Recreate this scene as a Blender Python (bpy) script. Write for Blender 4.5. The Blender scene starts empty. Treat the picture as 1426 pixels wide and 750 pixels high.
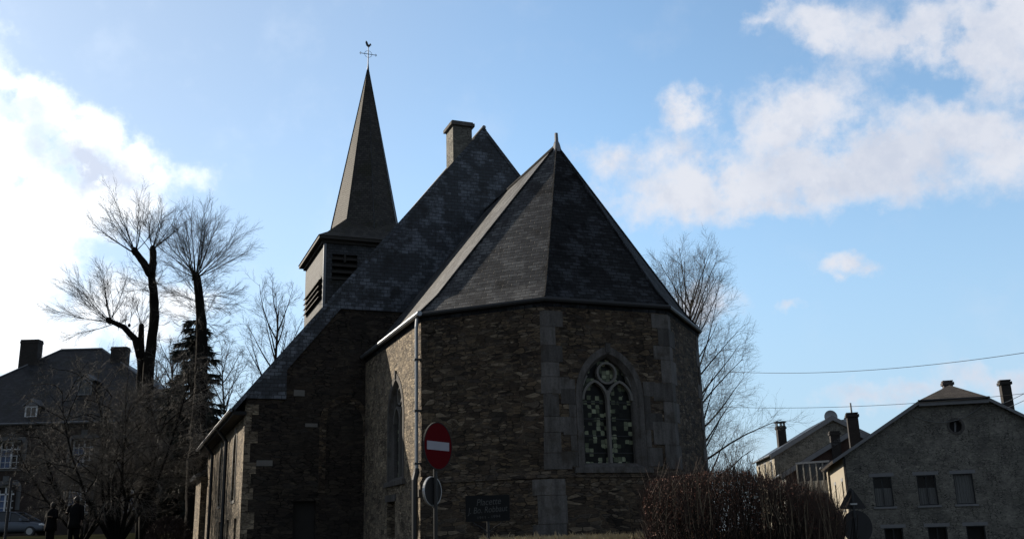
import bpy, bmesh, math, random
from mathutils import Vector, Matrix
from mathutils.geometry import tessellate_polygon

R = math.radians
col = bpy.context.scene.collection
sc = bpy.context.scene

# ------------------------------------------------------------------ camera
cd = bpy.data.cameras.new('camera'); cam = bpy.data.objects.new('camera', cd); col.objects.link(cam)
CM = Matrix(((0.9996144, 0.0277670, 0.0), (0.0073446, -0.2644068, -0.9643833), (-0.0267780, 0.9640114, -0.2645088)))
cam.matrix_world = Matrix.Translation((0, 0, 1.6)) @ CM.to_4x4()
cd.sensor_width = 36; cd.lens = 1350 / 1426 * 36; cd.clip_start = 0.1; cd.clip_end = 6000
sc.camera = cam

# ------------------------------------------------------------------ sky, sun, exposure
SUN_AZ, SUN_EL = -55.5, 26.0           # azimuth measured from +Y towards +X
sc.view_settings.view_transform = 'Standard'; sc.view_settings.look = 'None'
sc.view_settings.exposure = 0.60; sc.view_settings.gamma = 1; sc.view_settings.use_curve_mapping = False
W = bpy.data.worlds.new('World'); sc.world = W; W.use_nodes = True
nt = W.node_tree; nt.nodes.clear()
def N(nt, t, **k):
    n = nt.nodes.new(t)
    for a, b in k.items(): setattr(n, a, b)
    return n
def sset(nt, inp, v):
    if isinstance(v, bpy.types.NodeSocket): nt.links.new(v, inp)
    else: inp.default_value = v
def math_(nt, op, a, b=0.0, c=None, clamp=False):
    n = N(nt, 'ShaderNodeMath', operation=op, use_clamp=clamp)
    sset(nt, n.inputs[0], a); sset(nt, n.inputs[1], b)
    if c is not None: sset(nt, n.inputs[2], c)
    return n.outputs[0]
def mix_(nt, f, a, b, bt='MIX'):
    n = N(nt, 'ShaderNodeMix', data_type='RGBA', blend_type=bt)
    sset(nt, n.inputs['Factor'], f); sset(nt, n.inputs[6], a); sset(nt, n.inputs[7], b)
    return n.outputs[2]
def noise_(nt, vec, scale, detail=4, rough=.55, out='Fac'):
    n = N(nt, 'ShaderNodeTexNoise'); nt.links.new(vec, n.inputs['Vector'])
    n.inputs['Scale'].default_value = scale; n.inputs['Detail'].default_value = detail; n.inputs['Roughness'].default_value = rough
    return n.outputs[out]
def smooth_(nt, v, a, b):
    n = N(nt, 'ShaderNodeMapRange', interpolation_type='SMOOTHSTEP')
    nt.links.new(v, n.inputs[0]); n.inputs[1].default_value = a; n.inputs[2].default_value = b
    return n.outputs[0]
def ramp_(nt, v, stops):
    n = N(nt, 'ShaderNodeValToRGB'); nt.links.new(v, n.inputs[0]); e = n.color_ramp.elements
    while len(e) < len(stops): e.new(.5)
    for i, (p, c) in enumerate(stops):
        e[i].position = p; e[i].color = (*c, 1)
    return n.outputs[0]

SKY = 0.063
sky = N(nt, 'ShaderNodeTexSky', sky_type='NISHITA'); sky.sun_disc = False
sky.sun_elevation = R(SUN_EL); sky.sun_rotation = R(SUN_AZ)
sky.altitude = 200; sky.air_density = 1.0; sky.dust_density = .6; sky.ozone_density = 2.0
geo = N(nt, 'ShaderNodeTexCoord'); D = geo.outputs['Generated']
sep = N(nt, 'ShaderNodeSeparateXYZ'); nt.links.new(D, sep.inputs[0])
az = math_(nt, 'MULTIPLY', math_(nt, 'ARCTAN2', sep.outputs[0], sep.outputs[1]), 180 / math.pi)
el = math_(nt, 'MULTIPLY', math_(nt, 'ARCSINE', math_(nt, 'MINIMUM', sep.outputs[2], 1.0)), 180 / math.pi)
cmb = N(nt, 'ShaderNodeCombineXYZ'); nt.links.new(az, cmb.inputs[0]); nt.links.new(el, cmb.inputs[1])
def vmath(op, a, b):
    n = N(nt, 'ShaderNodeVectorMath', operation=op)
    sset(nt, n.inputs[0], a)
    if op == 'SCALE': sset(nt, n.inputs[3], b)
    else: sset(nt, n.inputs[1], b)
    return n
n1 = noise_(nt, D, 9, 3, .5, 'Color'); n2 = noise_(nt, D, 34, 5, .6, 'Color')
w1 = vmath('SCALE', vmath('SUBTRACT', n1, (.5, .5, .5)).outputs[0], 4.2).outputs[0]
w2 = vmath('SCALE', vmath('SUBTRACT', n2, (.5, .5, .5)).outputs[0], 2.2).outputs[0]
wv = vmath('ADD', vmath('ADD', cmb.outputs[0], w1).outputs[0], w2).outputs[0]
CLOUDS = [  # azimuth, elevation, half width, half height (degrees), tilt, density, grey
(12.82,19.33,6.43,1.73,0.4,1,.05),(18.36,19.8,4.91,2.21,-7.6,1,.25),(17.87,22.69,4.6,1.99,11.9,1,.05),(22.31,19.22,5.06,1.96,3.1,1,.35),
(26.68,20.23,4.79,1.59,-5.9,.95,.2),(28.75,19.44,3.19,1.87,-11.5,.85,.1),(11.28,24.1,1.6,1.22,34.2,.95,0),(9.95,21.54,2.65,1.24,15,.6,0),
(6.37,21.4,2.02,1.08,-3.7,.6,0),(16.07,17.91,2.48,.73,-6.4,.8,.2),(20.53,27.02,2.59,1.0,-15.1,.95,.1),(24.88,25.98,3.93,1.68,-1.9,1,.15),
(28.54,24.79,4.06,2.2,-23.3,1,.2),(30.57,25.77,3.24,1.43,-14.6,1,.1),(17.66,28.09,1.73,.46,11,.5,0),(20.34,14.25,1.4,.56,-6.7,.9,.1),
(16.51,12.33,1.12,.29,-5.2,.5,0),(21.12,6.93,3.68,.62,-4.3,.55,.3),(26.5,7.1,3.06,.75,-5.3,.6,.3),(10.77,12.7,2.52,.92,6.1,.7,0),
(-28.73,23.33,2.55,1.11,9.6,1,.2),(-25.62,22.11,4.17,1.52,-4.1,1,0),(-22.43,21.14,2.56,1.56,-13.7,1,0),(-25.3,20.5,4.2,1.9,-9,.9,.95),
(-28.96,22.17,2.16,.93,9.3,.8,.6),(-27.03,17.69,5.41,2.29,6.7,1.1,0),(-23.79,18.83,3.05,1.56,6,1.1,0),(-28.78,14.08,3.77,4.5,5.6,1.2,0),
(-26.37,10.86,2.8,2.66,3.5,1.1,0),(-22.9,12.62,2.98,1.77,3.4,.9,0),(-19.49,13,1.95,1.2,2.8,.85,0),(-19.17,20.47,1.43,1.0,4.9,.5,0),
(-33.29,18.31,6.46,7.18,9.3,1.2,0),(-20.9,11.14,2.28,1.19,2.5,.8,0)]
acc = None; gr = None
for (a, e, rx, ry, ro, d, g) in CLOUDS:
    mp = N(nt, 'ShaderNodeMapping', vector_type='TEXTURE'); nt.links.new(wv, mp.inputs[0])
    mp.inputs['Location'].default_value = (a, e, 0); mp.inputs['Rotation'].default_value = (0, 0, R(ro))
    mp.inputs['Scale'].default_value = (rx * (1.14 if a > 0 else 1.0), ry * (1.22 if a > 0 else 1.06), 1)
    ln = N(nt, 'ShaderNodeVectorMath', operation='LENGTH'); nt.links.new(mp.outputs[0], ln.inputs[0])
    v = math_(nt, 'MULTIPLY', math_(nt, 'SUBTRACT', 1.2, ln.outputs['Value']), d)
    acc = v if acc is None else math_(nt, 'SMOOTH_MAX', acc, v, .25)
    if g > 0.01:
        gg = math_(nt, 'MULTIPLY', smooth_(nt, ln.outputs['Value'], 1.15, .45), g)
        gr = gg if gr is None else math_(nt, 'MAXIMUM', gr, gg)
n3 = noise_(nt, D, 60, 6, .62)
n4 = noise_(nt, D, 14, 5, .6)
dens = math_(nt, 'ADD', acc, math_(nt, 'MULTIPLY', math_(nt, 'SUBTRACT', n3, .5), .85))
mask = smooth_(nt, dens, -.12, .80)
wisp = math_(nt, 'MULTIPLY', smooth_(nt, n4, .5, .85), .13)
mask = math_(nt, 'MAXIMUM', mask, wisp)
# brightness towards the sun
sd = (math.sin(R(SUN_AZ)) * math.cos(R(SUN_EL)), math.cos(R(SUN_AZ)) * math.cos(R(SUN_EL)), math.sin(R(SUN_EL)))
dt = N(nt, 'ShaderNodeVectorMath', operation='DOT_PRODUCT'); nt.links.new(D, dt.inputs[0]); dt.inputs[1].default_value = sd
near = smooth_(nt, dt.outputs['Value'], .55, .96)      # 1 close to the sun
cl_far = (8.3, 8.6, 9.4, 1); cl_near = (14, 14.6, 15.2, 1)
shade = smooth_(nt, noise_(nt, D, 26, 5, .6), .42, .66)
ccol = mix_(nt, near, mix_(nt, math_(nt, 'MULTIPLY', shade, .55), cl_far, (6.2, 6.9, 8.3, 1)), cl_near)
gry = mix_(nt, near, (5.0, 5.7, 7.2, 1), (7.3, 8.1, 9.8, 1))
gfac = math_(nt, 'MULTIPLY', gr, smooth_(nt, n3, .15, .5), clamp=True)
ccol = mix_(nt, gfac, ccol, gry)
skyc = mix_(nt, 1.0, sky.outputs[0], mix_(nt, near, (2.3, 2.42, 2.28, 1), (1.32, 1.4, 1.4, 1)), 'MULTIPLY')
skyc = mix_(nt, math_(nt, 'MULTIPLY', smooth_(nt, el, 24, 0), .8), skyc, (4.1, 5.75, 8.1, 1))
veil = mix_(nt, math_(nt, 'MULTIPLY', near, .2), skyc, (12.5, 14.5, 16.5, 1))
fin = mix_(nt, mask, veil, ccol)
# unseen grey fill added to the sky outside the view, neutralising the shade light
side = smooth_(nt, math_(nt, 'ABSOLUTE', az), 36, 62); high = smooth_(nt, el, 33, 55)
sheet = math_(nt, 'MULTIPLY', math_(nt, 'MAXIMUM', side, high), math_(nt, 'ADD', .55, math_(nt, 'MULTIPLY', smooth_(nt, n4, .35, .6), .37)))
fin = mix_(nt, sheet, fin, (2.35, 2.5, 2.75, 1))
bg = N(nt, 'ShaderNodeBackground'); bg.inputs[1].default_value = SKY; nt.links.new(fin, bg.inputs[0])
wo = N(nt, 'ShaderNodeOutputWorld'); nt.links.new(bg.outputs[0], wo.inputs[0])

sl = bpy.data.lights.new('sun', 'SUN'); sl.energy = 5.0; sl.angle = R(.55); sl.color = (1, .89, .74)
so = bpy.data.objects.new('sun', sl); col.objects.link(so)
so.rotation_euler = Vector(sd).to_track_quat('Z', 'Y').to_euler(); so.location = (-60, 40, 60)

# ------------------------------------------------------------------ helpers
def at(x, y, Y):
    """world point seen at pixel x, y of the 1426 x 750 photograph at distance Y"""
    d = CM @ Vector(((x - 713) / 1350, (375 - y) / 1350, -1)); d *= Y / d.y
    return Vector((d.x, d.y, d.z + 1.6))
def fr(ox, oy, ang, oz=0):
    c, s = math.cos(R(ang)), math.sin(R(ang))
    return lambda p: (ox + p[0] * c + p[1] * s, oy + p[0] * s - p[1] * c, p[2] + oz)
def tagit(o, label=None, cat=None, group=None, kind=None):
    if label: o['label'] = label
    if cat: o['category'] = cat
    if group: o['group'] = group
    if kind: o['kind'] = kind
    return o
def empty(name, loc, rz=0, label=None, cat=None, group=None):
    o = bpy.data.objects.new(name, None); col.objects.link(o); o.location = loc; o.rotation_euler = (0, 0, R(rz))
    return tagit(o, label, cat, group)
def copy_tree(o, parent=None):
    c = o.copy(); col.objects.link(c); c.parent = parent
    for ch in [k for k in bpy.data.objects if k.parent == o]: copy_tree(ch, c)
    return c
class MB:
    def __init__(s, tf=None): s.v = []; s.f = []; s.tf = tf
    def add(s, pts, faces):
        b = len(s.v)
        s.v += [tuple(s.tf(p)) if s.tf else tuple(p) for p in pts]
        s.f += [tuple(b + i for i in f) for f in faces]
    def box(s, x0, x1, y0, y1, z0, z1):
        s.add([(x, y, z) for z in (z0, z1) for y in (y0, y1) for x in (x0, x1)],
              [(0, 2, 3, 1), (4, 5, 7, 6), (0, 1, 5, 4), (2, 6, 7, 3), (0, 4, 6, 2), (1, 3, 7, 5)])
    def prism(s, poly, z0, z1):
        n = len(poly); s.add([(x, y, z0) for x, y in poly] + [(x, y, z1) for x, y in poly],
              [tuple(range(n))[::-1], tuple(range(n, 2 * n))] + [(i, (i + 1) % n, n + (i + 1) % n, n + i) for i in range(n)])
    def ext(s, poly, d0, d1):     # polygon in (s, z) extruded along d
        n = len(poly); s.add([(x, d0, z) for x, z in poly] + [(x, d1, z) for x, z in poly],
              [tuple(range(n)), tuple(range(n, 2 * n))[::-1]] + [(i, n + i, n + (i + 1) % n, (i + 1) % n) for i in range(n)])
    def slab(s, pts, th):
        p = [Vector(q) for q in pts]; nn = (p[1] - p[0]).cross(p[2] - p[0]).normalized()
        if nn.z < 0: nn = -nn
        n = len(p); s.add([tuple(q) for q in p] + [tuple(q - nn * th) for q in p],
              [tuple(range(n)), tuple(range(n, 2 * n))[::-1]] + [(i, (i + 1) % n, n + (i + 1) % n, n + i) for i in range(n)])
    def tube(s, pts, rad, n=6, cap=True):
        p = [Vector(q) for q in pts]; m = len(p)
        if not hasattr(rad, '__len__'): rad = [rad] * m
        vs = []; up = None
        for i in range(m):
            t = (p[min(i + 1, m - 1)] - p[max(i - 1, 0)])
            if t.length < 1e-9: t = Vector((0, 0, 1))
            t.normalize()
            if up is None:
                a = Vector((0, 0, 1)) if abs(t.z) < .9 else Vector((1, 0, 0)); up = t.cross(a).normalized()
            else:
                up = (up - t * up.dot(t)); up = up.normalized() if up.length > 1e-6 else t.orthogonal().normalized()
            w = t.cross(up)
            for k in range(n):
                an = 2 * math.pi * k / n; vs.append(p[i] + (up * math.cos(an) + w * math.sin(an)) * rad[i])
        fs = [(i * n + k, i * n + (k + 1) % n, (i + 1) * n + (k + 1) % n, (i + 1) * n + k) for i in range(m - 1) for k in range(n)]
        if cap: fs += [tuple(range(n))[::-1], tuple(range((m - 1) * n, m * n))]
        s.add(vs, fs)
    def ribbon(s, path, w, d0, d1, closed=False):   # bar of width w following a path in (s, z)
        m = len(path); L = []
        for i in range(m):
            a = path[(i - 1) % m] if closed or i > 0 else path[i]; b = path[(i + 1) % m] if closed or i < m - 1 else path[i]
            t = Vector((b[0] - a[0], b[1] - a[1])).normalized(); nn = Vector((-t.y, t.x)) * w / 2
            L.append(((path[i][0] + nn.x, path[i][1] + nn.y), (path[i][0] - nn.x, path[i][1] - nn.y)))
        pts = []
        for o, q in L: pts += [(o[0], d0, o[1]), (q[0], d0, q[1]), (q[0], d1, q[1]), (o[0], d1, o[1])]
        fs = []
        for i in range(m if closed else m - 1):
            a = i * 4; b = ((i + 1) % m) * 4
            fs += [(a + k, a + (k + 1) % 4, b + (k + 1) % 4, b + k) for k in range(4)]
        if not closed: fs += [(0, 3, 2, 1), tuple((m - 1) * 4 + k for k in range(4))]
        s.add(pts, fs)
    def panel(s, outer, holes=(), d=0, depth=.35):
        loops = [outer] + list(holes)
        tr = tessellate_polygon([[Vector((x, z, 0)) for x, z in L] for L in loops])
        flat = [p for L in loops for p in L]
        s.add([(x, d, z) for x, z in flat], [tuple(t) for t in tr])
        for L in holes:
            n = len(L); s.add([(x, d, z) for x, z in L] + [(x, d - depth, z) for x, z in L], [(i, (i + 1) % n, n + (i + 1) % n, n + i) for i in range(n)])
    def build(s, name, mat, parent=None, smooth=False, recalc=False):
        me = bpy.data.meshes.new(name); me.from_pydata(s.v, [], s.f)
        if recalc:
            bm = bmesh.new(); bm.from_mesh(me); bmesh.ops.recalc_face_normals(bm, faces=bm.faces); bm.to_mesh(me); bm.free()
        me.update()
        uv = me.uv_layers.new(name='UVMap').data if len(s.f) < 60000 else None
        if uv is not None:
            vs = me.vertices
            for p in me.polygons:
                n = p.normal
                t = Vector((1, 0, 0)) if abs(n.z) > .95 else Vector((-n.y, n.x, 0)).normalized()
                b = n.cross(t)
                for li, vi in zip(p.loop_indices, p.vertices):
                    c = vs[vi].co; uv[li].uv = (c.dot(t), c.dot(b))
        if mat: me.materials.append(mat)
        if smooth: me.polygons.foreach_set('use_smooth', [True] * len(me.polygons))
        o = bpy.data.objects.new(name, me); col.objects.link(o); o.parent = parent
        return o

# ------------------------------------------------------------------ materials
def mat_new(name):
    m = bpy.data.materials.new(name); m.use_nodes = True; t = m.node_tree
    return m, t, t.nodes['Principled BSDF']
def plain(name, c, rough=.7, metal=0, var=.15, scale=6, bump=0, spec=.5):
    m, t, b = mat_new(name); tc = N(t, 'ShaderNodeTexCoord')
    nf = noise_(t, tc.outputs['Object'], scale, 5, .6)
    b.inputs['Base Color'].default_value = (*c, 1)
    t.links.new(mix_(t, nf, tuple(x * (1 - var) for x in c) + (1,), tuple(min(1, x * (1 + var)) for x in c) + (1,)), b.inputs['Base Color'])
    b.inputs['Roughness'].default_value = rough; b.inputs['Metallic'].default_value = metal; b.inputs['Specular IOR Level'].default_value = spec
    if bump:
        bn = N(t, 'ShaderNodeBump'); bn.inputs['Strength'].default_value = bump; bn.inputs['Distance'].default_value = .02
        t.links.new(noise_(t, tc.outputs['Object'], scale * 6, 6, .65), bn.inputs['Height']); t.links.new(bn.outputs[0], b.inputs['Normal'])
    return m
def rubble(name, cols, mortar, sx=4.4, sy=14.5, bump=.9, stain=(.03, .028, .025)):
    """coursed rubble masonry: flat stones of uneven size in mortar"""
    m, t, b = mat_new(name); tc = N(t, 'ShaderNodeTexCoord'); uv = tc.outputs['UV']
    nz = noise_(t, uv, 1.6, 4, .6, 'Color')
    v = N(t, 'ShaderNodeVectorMath', operation='MULTIPLY_ADD'); t.links.new(nz, v.inputs[0]); v.inputs[1].default_value = (.10, .06, 0); t.links.new(uv, v.inputs[2])
    nz2 = noise_(t, uv, 9, 3, .6, 'Color')
    v2 = N(t, 'ShaderNodeVectorMath', operation='MULTIPLY_ADD'); t.links.new(nz2, v2.inputs[0]); v2.inputs[1].default_value = (.05, .03, 0); t.links.new(v.outputs[0], v2.inputs[2])
    mp = N(t, 'ShaderNodeMapping'); mp.inputs['Scale'].default_value = (sx, sy, 1); t.links.new(v2.outputs[0], mp.inputs[0])
    mp2 = N(t, 'ShaderNodeMapping'); mp2.inputs['Scale'].default_value = (sx * .68, sy * .66, 1); mp2.inputs['Location'].default_value = (3.3, 7.7, 0); t.links.new(v2.outputs[0], mp2.inputs[0])
    which = smooth_(t, noise_(t, uv, .9, 3, .6), .50, .54)      # patches of larger and of smaller stones
    def cells(mpo):
        vo = N(t, 'ShaderNodeTexVoronoi', voronoi_dimensions='2D', distance='MINKOWSKI'); t.links.new(mpo, vo.inputs['Vector']); vo.inputs['Scale'].default_value = 1; vo.inputs['Randomness'].default_value = .9; vo.inputs['Exponent'].default_value = 4
        ve = N(t, 'ShaderNodeTexVoronoi', voronoi_dimensions='2D', feature='F2', distance='MINKOWSKI'); t.links.new(mpo, ve.inputs['Vector']); ve.inputs['Scale'].default_value = 1; ve.inputs['Randomness'].default_value = .9; ve.inputs['Exponent'].default_value = 4
        return vo.outputs['Color'], math_(t, 'SUBTRACT', ve.outputs['Distance'], vo.outputs['Distance'])
    ca, ea = cells(mp.outputs[0]); cb, eb = cells(mp2.outputs[0])
    cc = mix_(t, which, ca, cb); edge = math_(t, 'ADD', math_(t, 'MULTIPLY', ea, math_(t, 'SUBTRACT', 1, which)), math_(t, 'MULTIPLY', math_(t, 'MULTIPLY', eb, 1.5), which))
    sepc = N(t, 'ShaderNodeSeparateColor'); t.links.new(cc, sepc.inputs[0])
    k = len(cols); stone = ramp_(t, sepc.outputs[0], [(i / (k - 1), c) for i, c in enumerate(cols)])
    nn = noise_(t, uv, 30, 5, .7)
    mps = N(t, 'ShaderNodeMapping'); mps.inputs['Scale'].default_value = (sx * 1.6, sy * 3.0, 1); t.links.new(v2.outputs[0], mps.inputs[0])
    lay = noise_(t, mps.outputs[0], 1, 4, .65)                  # layered grain of the schist
    stone = mix_(t, .75, stone, ramp_(t, lay, [(.28, (.30,) * 3), (.5, (.9,) * 3), (.75, (1.7,) * 3)]), 'MULTIPLY')
    stone = mix_(t, .4, stone, ramp_(t, nn, [(.25, (.4,) * 3), (.75, (1.6,) * 3)]), 'MULTIPLY')
    big = noise_(t, uv, .45, 5, .65)
    me = smooth_(t, math_(t, 'ADD', edge, math_(t, 'MULTIPLY', math_(t, 'SUBTRACT', nn, .5), .16)), .03, .14)
    patch = smooth_(t, noise_(t, uv, 1.3, 4, .6), .46, .64)      # mortar washed out in places
    mcol = mix_(t, patch, (*[c * .10 for c in mortar], 1), (*mortar, 1))
    c = mix_(t, me, mcol, stone)
    gap = smooth_(t, lay, .34, .25); gap = math_(t, 'MULTIPLY', gap, smooth_(t, noise_(t, uv, 2.1, 3, .6), .5, .6))
    c = mix_(t, math_(t, 'MULTIPLY', gap, .9), c, (.004, .0035, .003, 1))
    c = mix_(t, .8, c, ramp_(t, noise_(t, uv, .8, 6, .7), [(.3, (.55,) * 3), (.7, (1.4,) * 3)]), 'MULTIPLY')
    c = mix_(t, smooth_(t, big, .50, .72), c, mix_(t, .6, c, (*stain, 1)))
    t.links.new(c, b.inputs['Base Color']); b.inputs['Roughness'].default_value = .92; b.inputs['Specular IOR Level'].default_value = .25
    h = math_(t, 'SUBTRACT', math_(t, 'ADD', math_(t, 'MULTIPLY', me, math_(t, 'ADD', .6, math_(t, 'MULTIPLY', sepc.outputs[1], .9))), math_(t, 'MULTIPLY', lay, .9)), math_(t, 'MULTIPLY', gap, 1.2))
    bn = N(t, 'ShaderNodeBump'); bn.inputs['Strength'].default_value = bump; bn.inputs['Distance'].default_value = .035
    t.links.new(h, bn.inputs['Height']); t.links.new(bn.outputs[0], b.inputs['Normal'])
    return m
def slates(name, c1, c2, moss, w=.26, h=.13, patchy=.5, rough=.5, pcol=(.12, .15, .19), bump=.7, jb=.25, spec=.2):
    m, t, b = mat_new(name); tc = N(t, 'ShaderNodeTexCoord'); uv = tc.outputs['UV']
    nz = noise_(t, uv, 1.4, 5, .68, 'Color')
    v = N(t, 'ShaderNodeVectorMath', operation='MULTIPLY_ADD'); t.links.new(nz, v.inputs[0]); v.inputs[1].default_value = (.09, .085, 0); t.links.new(uv, v.inputs[2])
    br = N(t, 'ShaderNodeTexBrick'); t.links.new(v.outputs[0], br.inputs['Vector'])
    br.inputs['Scale'].default_value = 1; br.inputs['Brick Width'].default_value = w; br.inputs['Row Height'].default_value = h
    br.inputs['Mortar Size'].default_value = .011; br.inputs['Mortar Smooth'].default_value = .3; br.inputs['Bias'].default_value = 0
    br.inputs['Color1'].default_value = (0, 0, 0, 1); br.inputs['Color2'].default_value = (1, 1, 1, 1); br.inputs['Mortar'].default_value = (.5, .5, .5, 1)
    sp = N(t, 'ShaderNodeSeparateColor'); t.links.new(br.outputs['Color'], sp.inputs[0])
    c = mix_(t, sp.outputs[0], (*c1, 1), (*c2, 1))
    big = noise_(t, uv, 1.25, 7, .72)
    c = mix_(t, math_(t, 'MULTIPLY', smooth_(t, math_(t, 'ADD', big, math_(t, 'MULTIPLY', math_(t, 'SUBTRACT', sp.outputs[0], .5), .10)), .47, .60), patchy), c, (*pcol, 1))
    ms = noise_(t, uv, .75, 7, .68)
    c = mix_(t, smooth_(t, ms, .50, .64), c, (*moss, 1))
    sk = noise_(t, uv, 26, 3, .7)
    c = mix_(t, math_(t, 'MULTIPLY', smooth_(t, sk, .76, .84), .15), c, (.17, .17, .155, 1))
    c = mix_(t, math_(t, 'MULTIPLY', br.outputs['Fac'], .85), c, (.006, .006, .007, 1))
    t.links.new(c, b.inputs['Base Color']); b.inputs['Roughness'].default_value = rough; b.inputs['Specular IOR Level'].default_value = spec
    sv = N(t, 'ShaderNodeSeparateXYZ'); t.links.new(v.outputs[0], sv.inputs[0])
    saw = math_(t, 'FRACT', math_(t, 'DIVIDE', sv.outputs[1], h))
    hh = math_(t, 'SUBTRACT', math_(t, 'ADD', math_(t, 'SUBTRACT', 1, saw), math_(t, 'MULTIPLY', sp.outputs[0], .5)), math_(t, 'MULTIPLY', br.outputs['Fac'], jb))
    bn = N(t, 'ShaderNodeBump'); bn.inputs['Strength'].default_value = bump; bn.inputs['Distance'].default_value = .015
    t.links.new(hh, bn.inputs['Height']); t.links.new(bn.outputs[0], b.inputs['Normal'])
    return m
def bricks(name, c1, c2, mortar, w=.22, h=.075, bump=.4):
    m, t, b = mat_new(name); tc = N(t, 'ShaderNodeTexCoord'); uv = tc.outputs['UV']
    br = N(t, 'ShaderNodeTexBrick'); t.links.new(uv, br.inputs['Vector'])
    br.inputs['Scale'].default_value = 1; br.inputs['Brick Width'].default_value = w; br.inputs['Row Height'].default_value = h
    br.inputs['Mortar Size'].default_value = .008
    br.inputs['Color1'].default_value = (*c1, 1); br.inputs['Color2'].default_value = (*c2, 1); br.inputs['Mortar'].default_value = (*mortar, 1)
    c = mix_(t, .6, br.outputs['Color'], ramp_(t, noise_(t, uv, 1.1, 6, .65), [(.3, (.5,) * 3), (.7, (1.3,) * 3)]), 'MULTIPLY')
    t.links.new(c, b.inputs['Base Color']); b.inputs['Roughness'].default_value = .9
    bn = N(t, 'ShaderNodeBump', invert=True); bn.inputs['Strength'].default_value = bump; bn.inputs['Distance'].default_value = .01
    t.links.new(br.outputs['Fac'], bn.inputs['Height']); t.links.new(bn.outputs[0], b.inputs['Normal'])
    return m
def glass_mat(name, c=(.02, .025, .03), rough=.08, spec=.5):
    m, t, b = mat_new(name); tc = N(t, 'ShaderNodeTexCoord')
    b.inputs['Base Color'].default_value = (*c, 1); b.inputs['Roughness'].default_value = rough; b.inputs['Specular IOR Level'].default_value = spec
    bn = N(t, 'ShaderNodeBump'); bn.inputs['Strength'].default_value = .08; bn.inputs['Distance'].default_value = .05
    t.links.new(noise_(t, tc.outputs['Object'], 2.5, 2, .5), bn.inputs['Height']); t.links.new(bn.outputs[0], b.inputs['Normal'])
    return m
def stained(name):
    m, t, b = mat_new(name); tc = N(t, 'ShaderNodeTexCoord'); uv = tc.outputs['UV']
    mp = N(t, 'ShaderNodeMapping'); mp.inputs['Scale'].default_value = (8.6, 8.8, 1); t.links.new(uv, mp.inputs[0])
    vo = N(t, 'ShaderNodeTexVoronoi', voronoi_dimensions='2D', distance='CHEBYCHEV'); t.links.new(mp.outputs[0], vo.inputs['Vector']); vo.inputs['Scale'].default_value = 1; vo.inputs['Randomness'].default_value = .42
    v2 = N(t, 'ShaderNodeTexVoronoi', voronoi_dimensions='2D', feature='F2', distance='CHEBYCHEV'); t.links.new(mp.outputs[0], v2.inputs['Vector']); v2.inputs['Scale'].default_value = 1; v2.inputs['Randomness'].default_value = .42
    e = smooth_(t, math_(t, 'SUBTRACT', v2.outputs['Distance'], vo.outputs['Distance']), .03, .10)
    sp = N(t, 'ShaderNodeSeparateColor'); t.links.new(vo.outputs['Color'], sp.inputs[0])
    bands = noise_(t, uv, 1.5, 1, .5)
    k = math_(t, 'ADD', sp.outputs[0], math_(t, 'MULTIPLY', math_(t, 'SUBTRACT', bands, .5), 1.1))
    c = ramp_(t, k, [(0, (.006, .007, .007)), (.60, (.013, .015, .013)), (.64, (.07, .085, .055)), (.84, (.16, .18, .12)), (1, (.28, .31, .21))])  # pale panes: light coming through the window, put into the base colour
    c = mix_(t, e, (.008, .008, .009, 1), c)
    t.links.new(c, b.inputs['Base Color']); b.inputs['Roughness'].default_value = .4; b.inputs['Specular IOR Level'].default_value = .12
    return m

M = {}
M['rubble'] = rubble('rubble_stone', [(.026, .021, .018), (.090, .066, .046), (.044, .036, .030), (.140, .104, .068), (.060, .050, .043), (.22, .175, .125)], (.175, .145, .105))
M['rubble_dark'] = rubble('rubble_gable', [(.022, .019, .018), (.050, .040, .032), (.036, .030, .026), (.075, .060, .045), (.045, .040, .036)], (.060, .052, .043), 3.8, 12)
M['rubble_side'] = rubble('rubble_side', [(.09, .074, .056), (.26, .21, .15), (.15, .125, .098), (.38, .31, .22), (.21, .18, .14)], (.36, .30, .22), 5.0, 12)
def dressed(name, c):
    """dressed blue stone: each block its own tone, rain streaks, tooling"""
    m, t, b = mat_new(name); tc = N(t, 'ShaderNodeTexCoord'); P = tc.outputs['Object']; g = N(t, 'ShaderNodeNewGeometry')
    mp = N(t, 'ShaderNodeMapping'); mp.inputs['Scale'].default_value = (5, 5, .8); t.links.new(P, mp.inputs[0])
    streak = noise_(t, mp.outputs[0], 1.2, 5, .65); fine = noise_(t, P, 22, 5, .75); big = noise_(t, P, 2.2, 5, .6)
    c0 = mix_(t, g.outputs['Random Per Island'], (*[x * .62 for x in c], 1), (*[x * 1.25 for x in c], 1))
    c0 = mix_(t, .8, c0, ramp_(t, streak, [(.3, (.45, .44, .42)), (.65, (1.25, 1.25, 1.25))]), 'MULTIPLY')
    c0 = mix_(t, .7, c0, ramp_(t, fine, [(.25, (.5,) * 3), (.6, (1.05,) * 3), (.8, (1.9,) * 3)]), 'MULTIPLY')
    c0 = mix_(t, math_(t, 'MULTIPLY', smooth_(t, big, .52, .7), .7), c0, (.045, .037, .028, 1))
    t.links.new(c0, b.inputs['Base Color']); b.inputs['Roughness'].default_value = .9; b.inputs['Specular IOR Level'].default_value = .25
    bn = N(t, 'ShaderNodeBump'); bn.inputs['Strength'].default_value = .8; bn.inputs['Distance'].default_value = .02
    t.links.new(math_(t, 'ADD', fine, big), bn.inputs['Height']); t.links.new(bn.outputs[0], b.inputs['Normal'])
    return m
M['ashlar'] = dressed('blue_stone', (.115, .109, .105))
M['ashlar2'] = plain('pale_stone', (.15, .145, .135), .85, var=.3, scale=3, bump=.5)
M['slate_front'] = slates('choir_slate', (.036, .038, .042), (.066, .069, .075), (.012, .012, .013), w=.26, h=.12, patchy=.75, pcol=(.135, .138, .14), rough=.6)
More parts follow.
